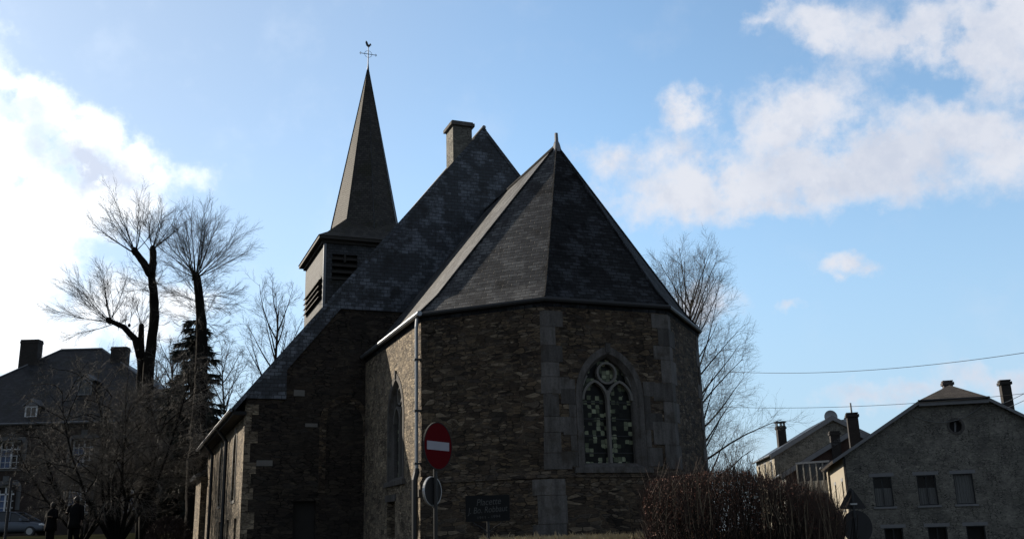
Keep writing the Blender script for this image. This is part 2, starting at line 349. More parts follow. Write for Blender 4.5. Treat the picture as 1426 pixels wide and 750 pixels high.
M['slate_moss_shade'] = slates('mossy_shaded_slate', (.013, .014, .016), (.025, .027, .030), (.004, .004, .005), w=.26, h=.12, patchy=.8, pcol=(.050, .056, .065), rough=.85, spec=.1)  # dark growth, with the shade of the unlit faces put into the colour
M['slate_gable'] = slates('gable_slate', (.030, .037, .048), (.044, .053, .068), (.012, .014, .018), w=.25, h=.125, patchy=.85, pcol=(.15, .175, .215), rough=.5, spec=.4)
M['slate_tower'] = slates('tower_slate', (.030, .033, .038), (.06, .064, .07), (.026, .026, .022), w=.24, h=.16, patchy=.35, pcol=(.085, .092, .10), rough=.72)
M['slate_spire'] = slates('spire_slate', (.030, .029, .028), (.058, .055, .05), (.035, .034, .024), w=.22, h=.14, patchy=.3, pcol=(.09, .085, .075), rough=.7)
M['slate_house'] = slates('house_slate', (.014, .015, .018), (.026, .028, .033), (.014, .015, .014), w=.3, h=.2, patchy=.3, pcol=(.055, .06, .068), bump=.4)
M['roof_grey'] = slates('grey_roof_slate', (.036, .031, .028), (.066, .057, .05), (.032, .028, .022), w=.3, h=.2, patchy=.4, pcol=(.10, .085, .075), rough=.9, bump=.5)
M['brick_dark'] = bricks('dark_brick', (.032, .021, .017), (.052, .034, .026), (.05, .044, .04))
M['brick_red'] = bricks('red_brick', (.085, .040, .030), (.060, .031, .025), (.07, .06, .05))
M['brick_black'] = bricks('sooty_brick', (.020, .017, .016), (.034, .028, .025), (.035, .032, .03))
M['brick_chim'] = bricks('grey_brick', (.055, .045, .045), (.085, .07, .068), (.10, .09, .085))
M['stone_house'] = rubble('house_stone', [(.13, .126, .114), (.22, .21, .185), (.17, .163, .146), (.26, .25, .215)], (.235, .225, .20), 4.6, 11, .5, (.10, .10, .092))
M['plaster'] = plain('cream_plaster', (.28, .25, .195), .9, var=.2, scale=1.5, bump=.3)
M['plaster2'] = plain('grey_plaster', (.30, .29, .26), .9, var=.2, scale=1.5, bump=.3)
M['white'] = plain('white_paint', (.78, .80, .82), .5, var=.08)
M['lintel'] = plain('lintel_stone', (.20, .205, .215), .85, var=.2, scale=3)
M['lead'] = plain('lead', (.16, .17, .185), .45, .5, .2, 5)
M['zinc'] = plain('zinc', (.24, .26, .285), .38, .75, .2, 4)
M['dark_metal'] = plain('dark_metal', (.025, .027, .03), .5, .4, .2)
M['galv'] = plain('galvanised_steel', (.36, .37, .38), .42, .7, .15, 8)
M['dark_wood'] = plain('dark_wood', (.022, .019, .016), .8, var=.3, scale=5, bump=.3)
M['dark'] = plain('dark_interior', (.006, .006, .007), .8)
M['glass'] = glass_mat('window_glass'); M['stained'] = stained('stained_glass')
M['curtain'] = plain('net_curtain', (.14, .145, .145), .9, var=.2, scale=9)
M['bark'] = plain('bark', (.014, .0128, .0115), 1, var=.5, scale=5, bump=1, spec=.05)
M['twig'] = plain('twig_bark', (.050, .042, .036), .85, var=.3, scale=1)
M['twig_pale'] = plain('pale_twig', (.10, .09, .078), .8, var=.5, scale=.9)
M['twig_right'] = plain('grey_twig', (.12, .105, .085), .85, var=.4, scale=.6)
M['needle'] = plain('needles', (.012, .020, .012), .8, var=.4, scale=.8)
M['hedge'] = plain('hedge_twig', (.040, .025, .019), .85, var=.6, scale=1.3)
M['hedge_leaf'] = plain('dry_leaf', (.11, .040, .024), .8, var=.6, scale=2.3)
M['straw'] = plain('dry_grass', (.30, .26, .17), .85, var=.5, scale=3)

# ------------------------------------------------------------------ ground
def ss(a, b, x):
    t = min(1, max(0, (x - a) / (b - a))); return t * t * (3 - 2 * t)
def H(x, y):
    h = 1.5 * ss(16.5, 20.0, y) * (1 - ss(5.8, 8.5, x))
    h += .85 * ss(36, 60, y) * (1 - ss(-22, -12, x))
    h -= 1.0 * ss(10, 20, x) * ss(25, 52, y)
    return h
def terrain():
    def axis(a, b, step, far):
        L = []; x = a
        while x <= b + 1e-6: L.append(x); x += step
        g = step; x = b
        while x < far: g *= 1.35; x += g; L.append(x)
        g = step; x = a
        while x > -far: g *= 1.35; x -= g; L.insert(0, x)
        return L
    xs = axis(-50, 40, 1.0, 1800); ys = axis(-6, 90, 1.0, 1800)
    rng = random.Random(2); m = MB()
    m.v = [(x, y, H(x, y) + (rng.uniform(-.03, .03) if y > 15 else 0)) for y in ys for x in xs]
    nx = len(xs)
    m.f = [(j * nx + i, j * nx + i + 1, (j + 1) * nx + i + 1, (j + 1) * nx + i) for j in range(len(ys) - 1) for i in range(nx - 1)]
    mt, t, b = mat_new('ground_grass'); tc = N(t, 'ShaderNodeTexCoord'); P = tc.outputs['Object']
    c = ramp_(t, noise_(t, P, .5, 8, .7), [(.3, (.010, .011, .007)), (.5, (.017, .018, .011)), (.7, (.030, .027, .019))])
    c = mix_(t, .5, c, ramp_(t, noise_(t, P, 14, 5, .7), [(.3, (.4,) * 3), (.7, (1.5,) * 3)]), 'MULTIPLY')
    t.links.new(c, b.inputs['Base Color']); b.inputs['Roughness'].default_value = 1; b.inputs['Specular IOR Level'].default_value = 0
    tagit(m.build('ground', mt, smooth=True), kind='structure')
terrain()
asph = plain('asphalt', (.05, .05, .052), .9, var=.25, scale=3, bump=.5)
m = MB(); m.box(-120, 120, -8, 11, -.05, .006); tagit(m.build('road', asph), kind='structure')
m = MB(); m.box(-120, 120, 11, 11.25, -.1, .13); m.box(-120, 120, 11.25, 13.2, -.1, .12); tagit(m.build('pavement', plain('paving', (.17, .165, .155), .9, var=.25, scale=2, bump=.4)), kind='structure')

# ------------------------------------------------------------------ church
OX, OY, RZ, GZ = 0.8931674, 29.5819283, 21.8094346, 1.5
church = empty('church', (OX, OY, GZ), RZ, 'dark stone church with polygonal slate roofed choir, slate hung gable and tall pointed spire', 'church')
def Z(f=None):
    return (lambda p: (p[0], p[1], p[2] - GZ)) if f is None else (lambda p: f((p[0], p[1], p[2] - GZ)))
CH = lambda: MB(Z())
def FR(o, y, a): return Z(fr(o, y, a))
k = 4.42; h = 1.83
F_SIDE = (-k, 4.95, -90); F_AB = (-k, -h, -45); F_BC = (-h, -k, 0); F_CD = (h, -k, 45); F_R = (k, -h, 90)
LAB = math.hypot(k - h, k - h)
def arch(c, hw, z0, zs, rise, n=9):
    r = (hw * hw + rise * rise) / (2 * hw); pts = [(c - hw, z0), (c + hw, z0), (c + hw, zs)]
    a1 = math.asin(min(1, rise / r))
    for i in range(1, n + 1): a = a1 * i / n; pts.append((c + hw - r + r * math.cos(a), zs + r * math.sin(a)))
    for i in range(n - 1, -1, -1): a = a1 * i / n; pts.append((c - hw + r - r * math.cos(a), zs + r * math.sin(a)))
    return pts
def arc_only(c, hw, zs, rise, n=9): return arch(c, hw, zs, zs, rise, n)[2:]
WT = 7.5
# walls, with the openings cut through
w_bc = arch(h - .06, .84, 3.25, 5.08, 1.12); w_sd = arch(4.95 - .95, .80, 3.25, 5.05, 1.15)
lo1 = [(3.05, 1.65), (3.95, 1.65), (3.95, 2.66), (3.05, 2.66)]; lo2 = [(5.85, 1.65), (6.4, 1.65), (6.4, 2.66), (5.85, 2.66)]
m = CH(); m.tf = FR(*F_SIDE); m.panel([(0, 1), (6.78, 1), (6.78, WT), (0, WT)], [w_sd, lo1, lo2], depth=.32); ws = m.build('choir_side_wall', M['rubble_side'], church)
m = CH()
m.tf = FR(*F_AB); m.panel([(0, 1), (LAB, 1), (LAB, WT), (0, WT)])
m.tf = FR(*F_BC); m.panel([(0, 1), (2 * h, 1), (2 * h, WT), (0, WT)], [w_bc], depth=.32)
m.tf = FR(*F_CD); m.panel([(0, 1), (LAB, 1), (LAB, WT), (0, WT)])
m.tf = FR(*F_R); m.panel([(0, 1), (6.78, 1), (6.78, WT), (0, WT)])
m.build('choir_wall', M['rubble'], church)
# plinth and its sloped string course
def offpoly(o): 
    q = o * math.tan(R(22.5)); return [(-k - o, -h - q), (-h - q, -k - o), (h + q, -k - o), (k + o, -h - q)]
def ring(z0, z1, o0, o1, mat, name, w_end=4.95):
    m = CH(); a = [(-k - o0, w_end)] + offpoly(o0) + [(k + o0, w_end)]; b = [(-k - o1, w_end)] + offpoly(o1) + [(k + o1, w_end)]
    c = [(-k + .1, w_end)] + offpoly(-.1) + [(k - .1, w_end)]
    n = len(a); m.add([(x, y, z0) for x, y in a] + [(x, y, z1) for x, y in b] + [(x, y, z1) for x, y in c], [(i, i + 1, n + i + 1, n + i) for i in range(n - 1)] + [(n + i, n + i + 1, 2 * n + i + 1, 2 * n + i) for i in range(n - 1)])
    return m.build(name, mat, church)
def ring_front(z0, z1, o0, o1, mat, name):
    m = CH(); a = offpoly(o0) + [(k + o0, 4.95)]; b = offpoly(o1) + [(k + o1, 4.95)]; c = offpoly(-.1) + [(k - .1, 4.95)]
    n = len(a); m.add([(x, y, z0) for x, y in a] + [(x, y, z1) for x, y in b] + [(x, y, z1) for x, y in c] + [(x, y, z0) for x, y in c], [(i, i + 1, n + i + 1, n + i) for i in range(n - 1)] + [(n + i, n + i + 1, 2 * n + i + 1, 2 * n + i) for i in range(n - 1)] + [(i, i + 1, 3 * n + i + 1, 3 * n + i) for i in range(n - 1)] + [(0, n, 2 * n, 3 * n)])
    return m.build(name, mat, church)
ring_front(1.0, 2.98, .07, .07, M['rubble'], 'plinth')
ring_front(2.98, 3.14, .10, .0, M['rubble'], 'string_course')
ring(7.38, 7.57, .0, .05, M['slate_moss_shade'], 'cornice')  # eave shadow put into the cornice as a dark colour
# quoins: alternating long and short blocks on the corners
def quoins(px_, py_, a_in, a_out, z0, z1, mat, parent=church, la=.62, lb=.30, th=.02, hh=.46, seed=1, Lb=None):
    rng = random.Random(seed); z = z0; i = 0; m = CH()
    while z < z1 - .1:
        bh = min(hh * rng.uniform(.75, 1.3), z1 - z); L1, L2 = (la, lb) if i % 2 else (lb, Lb or la); L2 = L2 + (.14 if Lb and i % 2 else 0)
        L1 *= rng.uniform(.8, 1.15); L2 *= rng.uniform(.8, 1.15)
        t1 = (math.cos(R(a_in)), math.sin(R(a_in))); n1 = (t1[1], -t1[0]); t2 = (math.cos(R(a_out)), math.sin(R(a_out))); n2 = (t2[1], -t2[0])
        tr = th * math.tan(R((a_out - a_in) / 2)); e = th * rng.uniform(.6, 1.2); er = e * math.tan(R((a_out - a_in) / 2))
        P = [(px_ - t1[0] * L1 + n1[0] * e, py_ - t1[1] * L1 + n1[1] * e), (px_ + n1[0] * e + t1[0] * er, py_ + n1[1] * e + t1[1] * er),
             (px_ + t2[0] * L2 + n2[0] * e, py_ + t2[1] * L2 + n2[1] * e), (px_ + t2[0] * L2 - n2[0] * .1, py_ + t2[1] * L2 - n2[1] * .1),
             (px_ - (n1[0] + n2[0]) * .08, py_ - (n1[1] + n2[1]) * .08), (px_ - t1[0] * L1 - n1[0] * .1, py_ - t1[1] * L1 - n1[1] * .1)]
        m.prism(P, z + .006, z + bh - .006); z += bh; i += 1
    return m.build('quoin', mat, parent)
quoins(-h, -k, -45, 0, 3.18, 7.36, M['ashlar'], seed=1, la=.16, lb=.16, hh=.5, Lb=.55)
quoins(h, -k, 0, 45, 3.18, 7.36, M['ashlar'], seed=2, la=.62, lb=.30, hh=.5)
quoins(-k, -h, -90, -45, 3.18, 7.36, M['rubble'], seed=3, la=.38, lb=.2)
quoins(k, -h, 45, 90, 3.18, 7.36, M['ashlar'], seed=4, la=.5, lb=.25)
for a, b, c1, c2, sd_ in ((-h - .029, -k - .07, -45, 0, 5), (h + .029, -k - .07, 0, 45, 6)): quoins(a, b, c1, c2, 1.2, 2.95, M['ashlar'], seed=sd_, la=.34, lb=.5, hh=.6)
# gothic windows
def gothic(F, c, hw, z0, zs, rise, seed, teeth=True):
    rng = random.Random(seed); T = FR(*F)
    m = MB(T); o = arch(c, hw + .15, z0 - .02, zs, rise + .20); i_ = arch(c, hw, z0 + .001, zs, rise)
    n = len(o); mid = arch(c, hw - .11, z0 + .1, zs, rise - .1)
    m.add([(x, .018, z) for x, z in o] + [(x, .018, z) for x, z in i_] + [(x, -.14, z) for x, z in mid] + [(x, -.02, z) for x, z in o] + [(x, -.32, z) for x, z in mid],
          [(j, (j + 1) % n, n + (j + 1) % n, n + j) for j in range(n)] + [(n + j, n + (j + 1) % n, 2 * n + (j + 1) % n, 2 * n + j) for j in range(n)] + [(j, 3 * n + j, 3 * n + (j + 1) % n, (j + 1) % n) for j in range(n)] + [(2 * n + j, 2 * n + (j + 1) % n, 4 * n + (j + 1) % n, 4 * n + j) for j in range(n)])
    m.box(c - .07, c + .07, .0, .05, zs + rise + .02, zs + rise + .26)       # keystone
    if teeth:
        for sgn in (-1, 1):
            z = z0
            j = 0
            while z < zs + .15:
                bh = rng.uniform(.34, .52); L = (.46 if j % 2 == 0 else .16) * rng.uniform(.75, 1.15) + .02
                xa, xb = sorted((c + sgn * (hw + .165), c + sgn * (hw + .165 + L))); m.box(xa, xb, -.04, .013, z + .005, min(z + bh, zs + .4) - .005); z += bh; j += 1
    win = m.build('window', M['ashlar'], church)
    m = MB(T); m.ext([(c - hw - .28, z0 - .16), (c + hw + .28, z0 - .16), (c + hw + .28, z0 - .05), (c + hw + .28, z0 - .022), (c - hw - .28, z0 - .022), (c - hw - .28, z0 - .05)], -.05, .09); m.build('sill', M['ashlar'], win)
    g = MB(T); q = arch(c, hw - .08, z0 + .03, zs, rise - .06); g.add([(x, -.25, z) for x, z in q], [tuple(range(len(q)))]); g.build('stained_glass', M['stained'], win)
    m = MB(T); iw = hw - .11; b = .072; sub = iw / 2
    zsub = zs - .1; rs = sub * 1.35
    m.box(c - b / 2, c + b / 2, -.23, -.10, z0 + .1, zsub + .25)
    for sx in (-1, 1): m.ribbon(arc_only(c + sx * sub, sub - .01, zsub, rs), b * .9, -.23, -.11)
    cr = sub * .74; cz = zs + rise - .1 - cr * 1.5
    m.ribbon([(c + cr * math.cos(a * math.pi / 12), cz + cr * math.sin(a * math.pi / 12)) for a in range(24)], b * .8, -.23, -.11, True)
    for sx in (-1, 1): m.ribbon([(c + sx * iw * .98, zsub + rs * .75), (c + sx * iw * .8, cz - cr * .3)], b * .6, -.23, -.12)
    m.build('tracery', M['ashlar2'], win)
    z = z0 + .35
    while z < zs: m = MB(T); m.box(c - iw, c + iw, -.247, -.232, z, z + .022); m.build('glazing_bar', M['dark_metal'], win); z += .44
gothic(F_BC, h - .06, .84, 3.25, 5.08, 1.12, 3)
gothic(F_SIDE, 4.95 - .95, .80, 3.25, 5.05, 1.15, 4, False)
for L in (lo1, lo2):
    m = MB(FR(*F_SIDE)); m.box(L[0][0] - .01, L[1][0] + .01, -.34, -.3, L[0][1] - .01, L[2][1] + .01); wn = m.build('basement_window', M['dark'], church)
    m = MB(FR(*F_SIDE)); m.box(L[0][0] - .15, L[1][0] + .15, -.05, .03, L[2][1] + .004, L[2][1] + .2); m.build('lintel', M['ashlar'], wn)
# choir roof
EZ = 7.60; o = .07; q = offpoly(o); P0 = (0, -1.62, 13.25); P1 = (0, 5.2, 13.25)
def roofpts(A, B): return A, B
m = CH(); th = .09
ev = [(-k - o, 5.2)] + q + [(k + o, 5.2)]
def belled(A, B, top):     # each slope kicks out at the eave
    # lower strip flatter than the rest
    t = .10
    def up(p, tp): return tuple(p[i] + (tp[i] - p[i]) * t for i in range(2)) + (p[2] + (tp[2] - p[2]) * (t - .022),)
    A3 = (*A, EZ); B3 = (*B, EZ)
    return A3, B3
cols_ = [((*ev[i], EZ), (*ev[i + 1], EZ)) for i in range(5)]
tops = [[P1, P0], [P0], [P0], [P0], [P0, P1]]
for i in range(5):
    A3, B3 = cols_[i]
    tl, trr = (tops[i][0], tops[i][-1])
    def up(p, tp, t=.09): return (p[0] + (tp[0] - p[0]) * t * 1.25, p[1] + (tp[1] - p[1]) * t * 1.25 if tp is not P1 else p[1], p[2] + (tp[2] - p[2]) * t)
    ua, ub = up(A3, tl), up(B3, trr)
    m.add([A3, B3, ub, ua], [(0, 1, 2, 3)])
    m.add([ua, ub] + ([trr, tl] if len(tops[i]) > 1 else [tl]), [tuple(range(4 if len(tops[i]) > 1 else 3))])
    m.add([A3, B3, (B3[0] * .93, B3[1] * .93 if i < 4 else B3[1], EZ - .10), (A3[0] * .93, A3[1] * .93 if i > 0 else A3[1], EZ - .10)], [(0, 1, 2, 3)])
choir_roof = m.build('choir_roof', M['slate_front'], church); choir_roof.data.materials.append(M['slate_moss_shade'])
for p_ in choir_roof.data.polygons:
    if p_.normal.y < -.55 and p_.normal.x * (1 if p_.normal.z > 0 else -1) > -.2 or abs(p_.normal.x) > .3 and p_.center.x > 1.5 and p_.center.y < -h: p_.material_index = 1  # unlit faces: moss and painted shade in one darker slate
m = CH()
for p in q: m.tube([(p[0], p[1], EZ + .02), (p[0] + (P0[0] - p[0]) * .1125, p[1] + (P0[1] - p[1]) * .1125, EZ + (P0[2] - EZ) * .09 + .02), (P0[0], P0[1], P0[2] + .02)], .035, 5)
m.tube([P0, P1], .07, 6)
m.build('hip_capping', M['slate_moss_shade'], choir_roof)
m = CH(); m.tube([(P0[0], P0[1], 13.0), (P0[0], P0[1], 13.3), (P0[0], P0[1], 13.38), (P0[0], P0[1], 13.66)], [.17, .10, .065, .055], 8); m.build('finial', M['lead'], choir_roof)
# gutters and downpipe
m = CH(); zg = EZ - .04
pts = [(-k - o - .06, 4.9, zg), (-k - o - .06, -h - .2, zg)]; m.tube(pts, .075, 8); m.build('gutter', M['zinc'], church)
m = CH(); q2 = offpoly(o + .02); m.tube([(*p, zg - .01) for p in q2] + [(k + o + .02, 4.9, zg - .01)], .07, 8); m.build('gutter', M['dark_metal'], church)
m = CH(); px0, py0 = -k - .13, -h + .10
m.tube([(-k - o - .06, py0, zg), (-k - o - .04, py0, zg - .10), (px0, py0, zg - .32), (px0, py0, 3.35)], .052, 8)
m.build('downpipe', M['zinc'], church)
m = CH(); m.tube([(px0, py0, 3.40), (px0, py0, 3.3), (px0 - .05, py0, 3.1), (px0 - .05, py0, 1.4)], [.07, .085, .085, .085], 8); m.build('downpipe', M['dark_metal'], church)
for z in (3.5, 4.9, 6.3): m = CH(); m.box(px0 - .075, px0 + .12, py0 - .075, py0 + .075, z, z + .05); m.build('pipe_bracket', M['dark_metal'], church)

# nave
NU, NW0, NW1, SL, RT = 8.3, 4.95, 19.0, 1.235, 16.45
NE = RT - SL * NU
m = MB(FR(-NU, NW0, 0)); gp = [(0, 1), (2 * NU, 1), (2 * NU, NE), (NU, RT), (0, NE)]
door = [(1.6, 1.2), (2.32, 1.2), (2.32, 2.85), (1.6, 2.85)]
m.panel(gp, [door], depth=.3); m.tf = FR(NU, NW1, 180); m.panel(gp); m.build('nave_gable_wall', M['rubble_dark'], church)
m = MB(FR(-NU, NW0, 0)); m.box(1.58, 2.34, -.32, -.24, 1.2, 2.87); m.build('door', M['dark_wood'], church)
m = MB(FR(-NU, NW0, 0)); m.ribbon(arc_only(3.2, .72, 5.35, .8), .22, -.03, .02); m.box(2.37, 2.59, -.03, .02, 3.1, 5.34); m.box(3.81, 4.03, -.03, .02, 3.1, 5.34); m.build('blocked_window', M['rubble'], church)
rng = random.Random(8); 
for (x, z, w_, h_) in ((.4, 3.95, .5, .18), (1.5, 6.2, .35, .2), (4.4, 7.3, .4, .25), (1.9, 5.2, .4, .12), (5.6, 8.4, .35, .2)): m = MB(FR(-NU, NW0, 0)); m.box(x, x + w_, -.03, .015, z, z + h_); m.build('wall_block', M['ashlar2'], church)
# slate hanging on the gable
m = MB(FR(-NU, NW0, 0)); z1 = 9.2; d0, d1 = .002, .075
def vz(s_): return RT - SL * abs(s_ - NU) + .02
ua = NU - (RT - z1) / SL; ub = NU + (RT - z1) / SL
m.ext([(ua - .05, z1), (ub + .05, z1), (NU, RT)], d0, d1)
m.ext([(0, NE - .12), (1.25, NE - .12), (1.25, vz(1.25) - .02), (0, NE)], d0, d1)
bw = .72; m.ext([(1.255, vz(1.255) - bw), (ua + .05 + .5, z1 - .004), (ua, z1 - .004), (1.255, vz(1.255) - .02)], d0, d1)
m.ext([(2 * NU - 1.25, vz(1.25) - bw), (ub - .55, z1 - .004), (ub, z1 - .004), (2 * NU - 1.25, vz(1.25) - .02)], d0, d1)
m.build('slate_cladding', M['slate_gable'], church)
# side walls
wd = NW1 - NW0
swin = [arch(NW1 - c, .42, 3.0, 4.75, .55, 5) for c in (7.6, 12.6)]; slow = [[(NW1 - c - .35, 1.6), (NW1 - c + .35, 1.6), (NW1 - c + .35, 2.4), (NW1 - c - .35, 2.4)] for c in (6.6, 9.0, 12.0)]
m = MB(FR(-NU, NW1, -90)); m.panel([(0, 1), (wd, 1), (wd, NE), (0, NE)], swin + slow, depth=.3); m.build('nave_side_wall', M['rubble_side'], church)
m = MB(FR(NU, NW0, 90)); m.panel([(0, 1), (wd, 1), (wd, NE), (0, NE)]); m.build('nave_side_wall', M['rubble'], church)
for wi in swin:
    m = MB(FR(-NU, NW1, -90)); n = len(wi); cx_ = sum(p[0] for p in wi[:2]) / 2
    oo = arch(cx_, .55, 2.9, 4.75, .7, 5)
    m.add([(x, .025, z) for x, z in oo] + [(x, .025, z) for x, z in wi] + [(x, -.02, z) for x, z in oo], [(j, (j + 1) % n, n + (j + 1) % n, n + j) for j in range(n)] + [(j, 2 * n + j, 2 * n + (j + 1) % n, (j + 1) % n) for j in range(n)])
    a = m.build('window', M['ashlar2'], church)
    m = MB(FR(-NU, NW1, -90)); m.add([(x, -.24, z) for x, z in wi], [tuple(range(n))]); m.build('glass', M['glass'], a)
for L in slow:
    m = MB(FR(-NU, NW1, -90)); m.box(L[0][0] - .01, L[1][0] + .01, -.34, -.28, L[0][1] - .01, L[2][1] + .01); m.build('basement_window', M['dark'], church)
quoins(-NU, NW0, -90, 0, 1.2, NE - .3, M['rubble_side'], seed=12, la=.4, lb=.22)
# roof
m = CH(); e_ = .45; w0, w1 = NW0 - .10, NW1 + .3
for sg in (-1, 1): m.slab([(sg * (NU + e_), w0, RT + .12 - SL * (NU + e_)), (sg * (NU + e_), w1, RT + .12 - SL * (NU + e_)), (0, w1, RT + .12), (0, w0, RT + .12)], .13)
nave_roof = m.build('nave_roof', M['slate_gable'], church)
m = CH(); m.tube([(0, w0, RT + .13), (0, w1, RT + .13)], .08, 6); m.build('ridge_capping', M['lead'], nave_roof)
m = CH(); ze = RT + .10 - SL * (NU + e_)
m.box(-NU - e_ + .06, -NU + .02, w0 + .03, w1 - .05, ze - .20, ze - .08); m.build('eave_board', M['dark'], nave_roof)
m = CH(); m.tube([(-NU - e_ - .03, w0 + .02, ze - .05), (-NU - e_ - .03, w1 - .05, ze - .05)], .06, 6); m.build('gutter', M['lead'], nave_roof)
for w_ in (9.9, 15.6):
    m = CH(); m.tube([(-NU - e_ - .02, w_, ze - .05), (-NU - .1, w_, ze - .55), (-NU - .1, w_, 1.4)], .07, 6); m.build('downpipe', M['dark_metal'], church)
# annexe at the far end
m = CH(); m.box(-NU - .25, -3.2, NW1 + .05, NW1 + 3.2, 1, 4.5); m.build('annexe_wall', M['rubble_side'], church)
m = CH(); m.slab([(-NU - .55, NW1 + .02, 4.6), (-NU - .55, NW1 + 3.6, 4.6), (-3.2, NW1 + 3.6, 7.6), (-3.2, NW1 + .02, 7.6)], .15); m.build('annexe_roof', M['slate_gable'], church)
# chimney
m = CH(); m.box(-1.16, -.40, 5.12, 5.95, 14.0, 16.62); ch = m.build('chimney', M['stone_house'], church)
m = CH(); m.box(-1.25, -.31, 5.03, 6.04, 16.625, 16.75); m.box(-1.20, -.36, 5.08, 5.99, 16.755, 16.81); m.build('chimney_cap', M['ashlar'], ch)
# tower
TC = (-.17, 23.8); TH = 2.8; TZ = 16.72
fl = [(.42, 14.5), (1.74, 14.5), (1.74, 15.92), (.42, 15.92)]; frr = [(3.86, 14.5), (5.18, 14.5), (5.18, 15.92), (3.86, 15.92)]
ll = [(.5, 13.62), (2 * TH - .45, 13.62), (2 * TH - .45, 14.8), (.5, 14.8)]
m = CH()
m.tf = FR(TC[0] - TH, TC[1] - TH, 0); m.panel([(0, 5), (2 * TH, 5), (2 * TH, TZ), (0, TZ)], [fl, frr], depth=.5)
m.tf = FR(TC[0] - TH, TC[1] + TH, -90); m.panel([(0, 5), (2 * TH, 5), (2 * TH, TZ), (0, TZ)], [ll], depth=.5)
m.tf = FR(TC[0] + TH, TC[1] - TH, 90); m.panel([(0, 5), (2 * TH, 5), (2 * TH, TZ), (0, TZ)])
m.tf = FR(TC[0] + TH, TC[1] + TH, 180); m.panel([(0, 5), (2 * TH, 5), (2 * TH, TZ), (0, TZ)])
tower = m.build('tower', M['slate_tower'], church)
m = CH(); m.box(TC[0] - TH - .03, TC[0] - TH + .1, TC[1] - TH - .03, TC[1] - TH + .1, 8, TZ - .01); m.build('corner_board', M['lead'], tower)
for F, L, prj in (((TC[0] - TH, TC[1] - TH, 0), fl, .02), ((TC[0] - TH, TC[1] - TH, 0), frr, .02), ((TC[0] - TH, TC[1] + TH, -90), ll, .18)):
    m = MB(FR(*F)); x0, x1, z0, z1_ = L[0][0], L[1][0], L[0][1], L[2][1]
    m.box(x0 - .01, x1 + .01, -.52, -.46, z0 - .01, z1_ + .01); lv = m.build('bell_louvre', M['dark'], tower)
    m = MB(FR(*F)); n = 4
    for i in range(n):
        zz = z0 + (i + .15) * (z1_ - z0) / n; m.add([(x0, prj, zz), (x1, prj, zz), (x1, -.3, zz + .3), (x0, -.3, zz + .3), (x0, prj, zz + .045), (x1, prj, zz + .045), (x1, -.3, zz + .345), (x0, -.3, zz + .345)], [(0, 1, 2, 3), (4, 7, 6, 5), (0, 4, 5, 1), (0, 3, 7, 4), (1, 5, 6, 2)])
    if prj < .1: m.box((x0 + x1) / 2 - .06, (x0 + x1) / 2 + .06, -.05, .03, z1_ - .42, z1_)
    m.build('slat', M['dark_wood'], lv)
m = CH(); b = TH + .34
m.box(TC[0] - b, TC[0] + b, TC[1] - b, TC[1] + b, TZ - .10, TZ + .06); m.box(TC[0] - TH - .12, TC[0] + TH + .12, TC[1] - TH - .12, TC[1] + TH + .12, TZ - .26, TZ - .104); m.build('tower_eave', M['dark_wood'], tower)
m = CH(); b = TH + .38; sl_ = .98; bz = TZ + .065
# skirt: steeper above a little kick at the eave
i1 = .55; m.add([(TC[0] + sx * b, TC[1] + sy * b, bz) for sx, sy in ((-1, -1), (1, -1), (1, 1), (-1, 1))] + [(TC[0] + sx * (b - i1), TC[1] + sy * (b - i1), bz + .36) for sx, sy in ((-1, -1), (1, -1), (1, 1), (-1, 1))] + [(TC[0], TC[1], bz + .36 + (b - i1) * sl_)],
    [(0, 1, 5, 4), (1, 2, 6, 5), (2, 3, 7, 6), (3, 0, 4, 7), (4, 5, 8), (5, 6, 8), (6, 7, 8), (7, 4, 8), (3, 2, 1, 0)])
m.build('spire_skirt', M['slate_spire'], tower)
m = CH(); zb, zt = 16.9, 28.35; ri = (zt - zb) * .186; rc = ri * 1.03
rr = [(TC[0] + rc * math.cos(i * math.pi / 4), TC[1] + rc * math.sin(i * math.pi / 4), zb) for i in range(8)]
m.add(rr + [(TC[0], TC[1], zt)], [(i, (i + 1) % 8, 8) for i in range(8)]); spire = m.build('spire', M['slate_spire'], church)
m = CH()
for p in rr: m.tube([p, (TC[0], TC[1], zt)], [.03, .02], 4)
m.build('hip_capping', M['slate_tower'], spire)
# weathercock and cross
m = CH(); cx_, cy_ = TC; m.tube([(cx_, cy_, 28.1), (cx_, cy_, 28.5), (cx_, cy_, 29.75)], [.07, .03, .02], 6); m.tube([(cx_ - .46, cy_, 29.12), (cx_ + .46, cy_, 29.12)], .02, 5)
for sx in (-1, 1):
    m.tube([(cx_ + sx * .44, cy_, 29.04), (cx_ + sx * .50, cy_, 29.12), (cx_ + sx * .44, cy_, 29.20)], .018, 4)
    for sz in (-1, 1): m.tube([(cx_ + sx * .03, cy_, 29.12 + sz * .22), (cx_ + sx * .16, cy_, 29.12 + sz * .15), (cx_ + sx * .22, cy_, 29.12 + sz * .03)], .012, 4)
cr_ = m.build('cross', M['dark_metal'], spire)
m = MB(Z(fr(cx_, cy_, 35))); m.ext([(-.16, 29.62), (-.04, 29.58), (.06, 29.58), (.13, 29.66), (.20, 29.80), (.25, 29.78), (.21, 29.86), (.15, 29.88), (.08, 29.76), (-.02, 29.72), (-.10, 29.86), (-.20, 29.90), (-.24, 29.78)], -.02, .02); m.build('weathercock', M['dark_metal'], cr_)

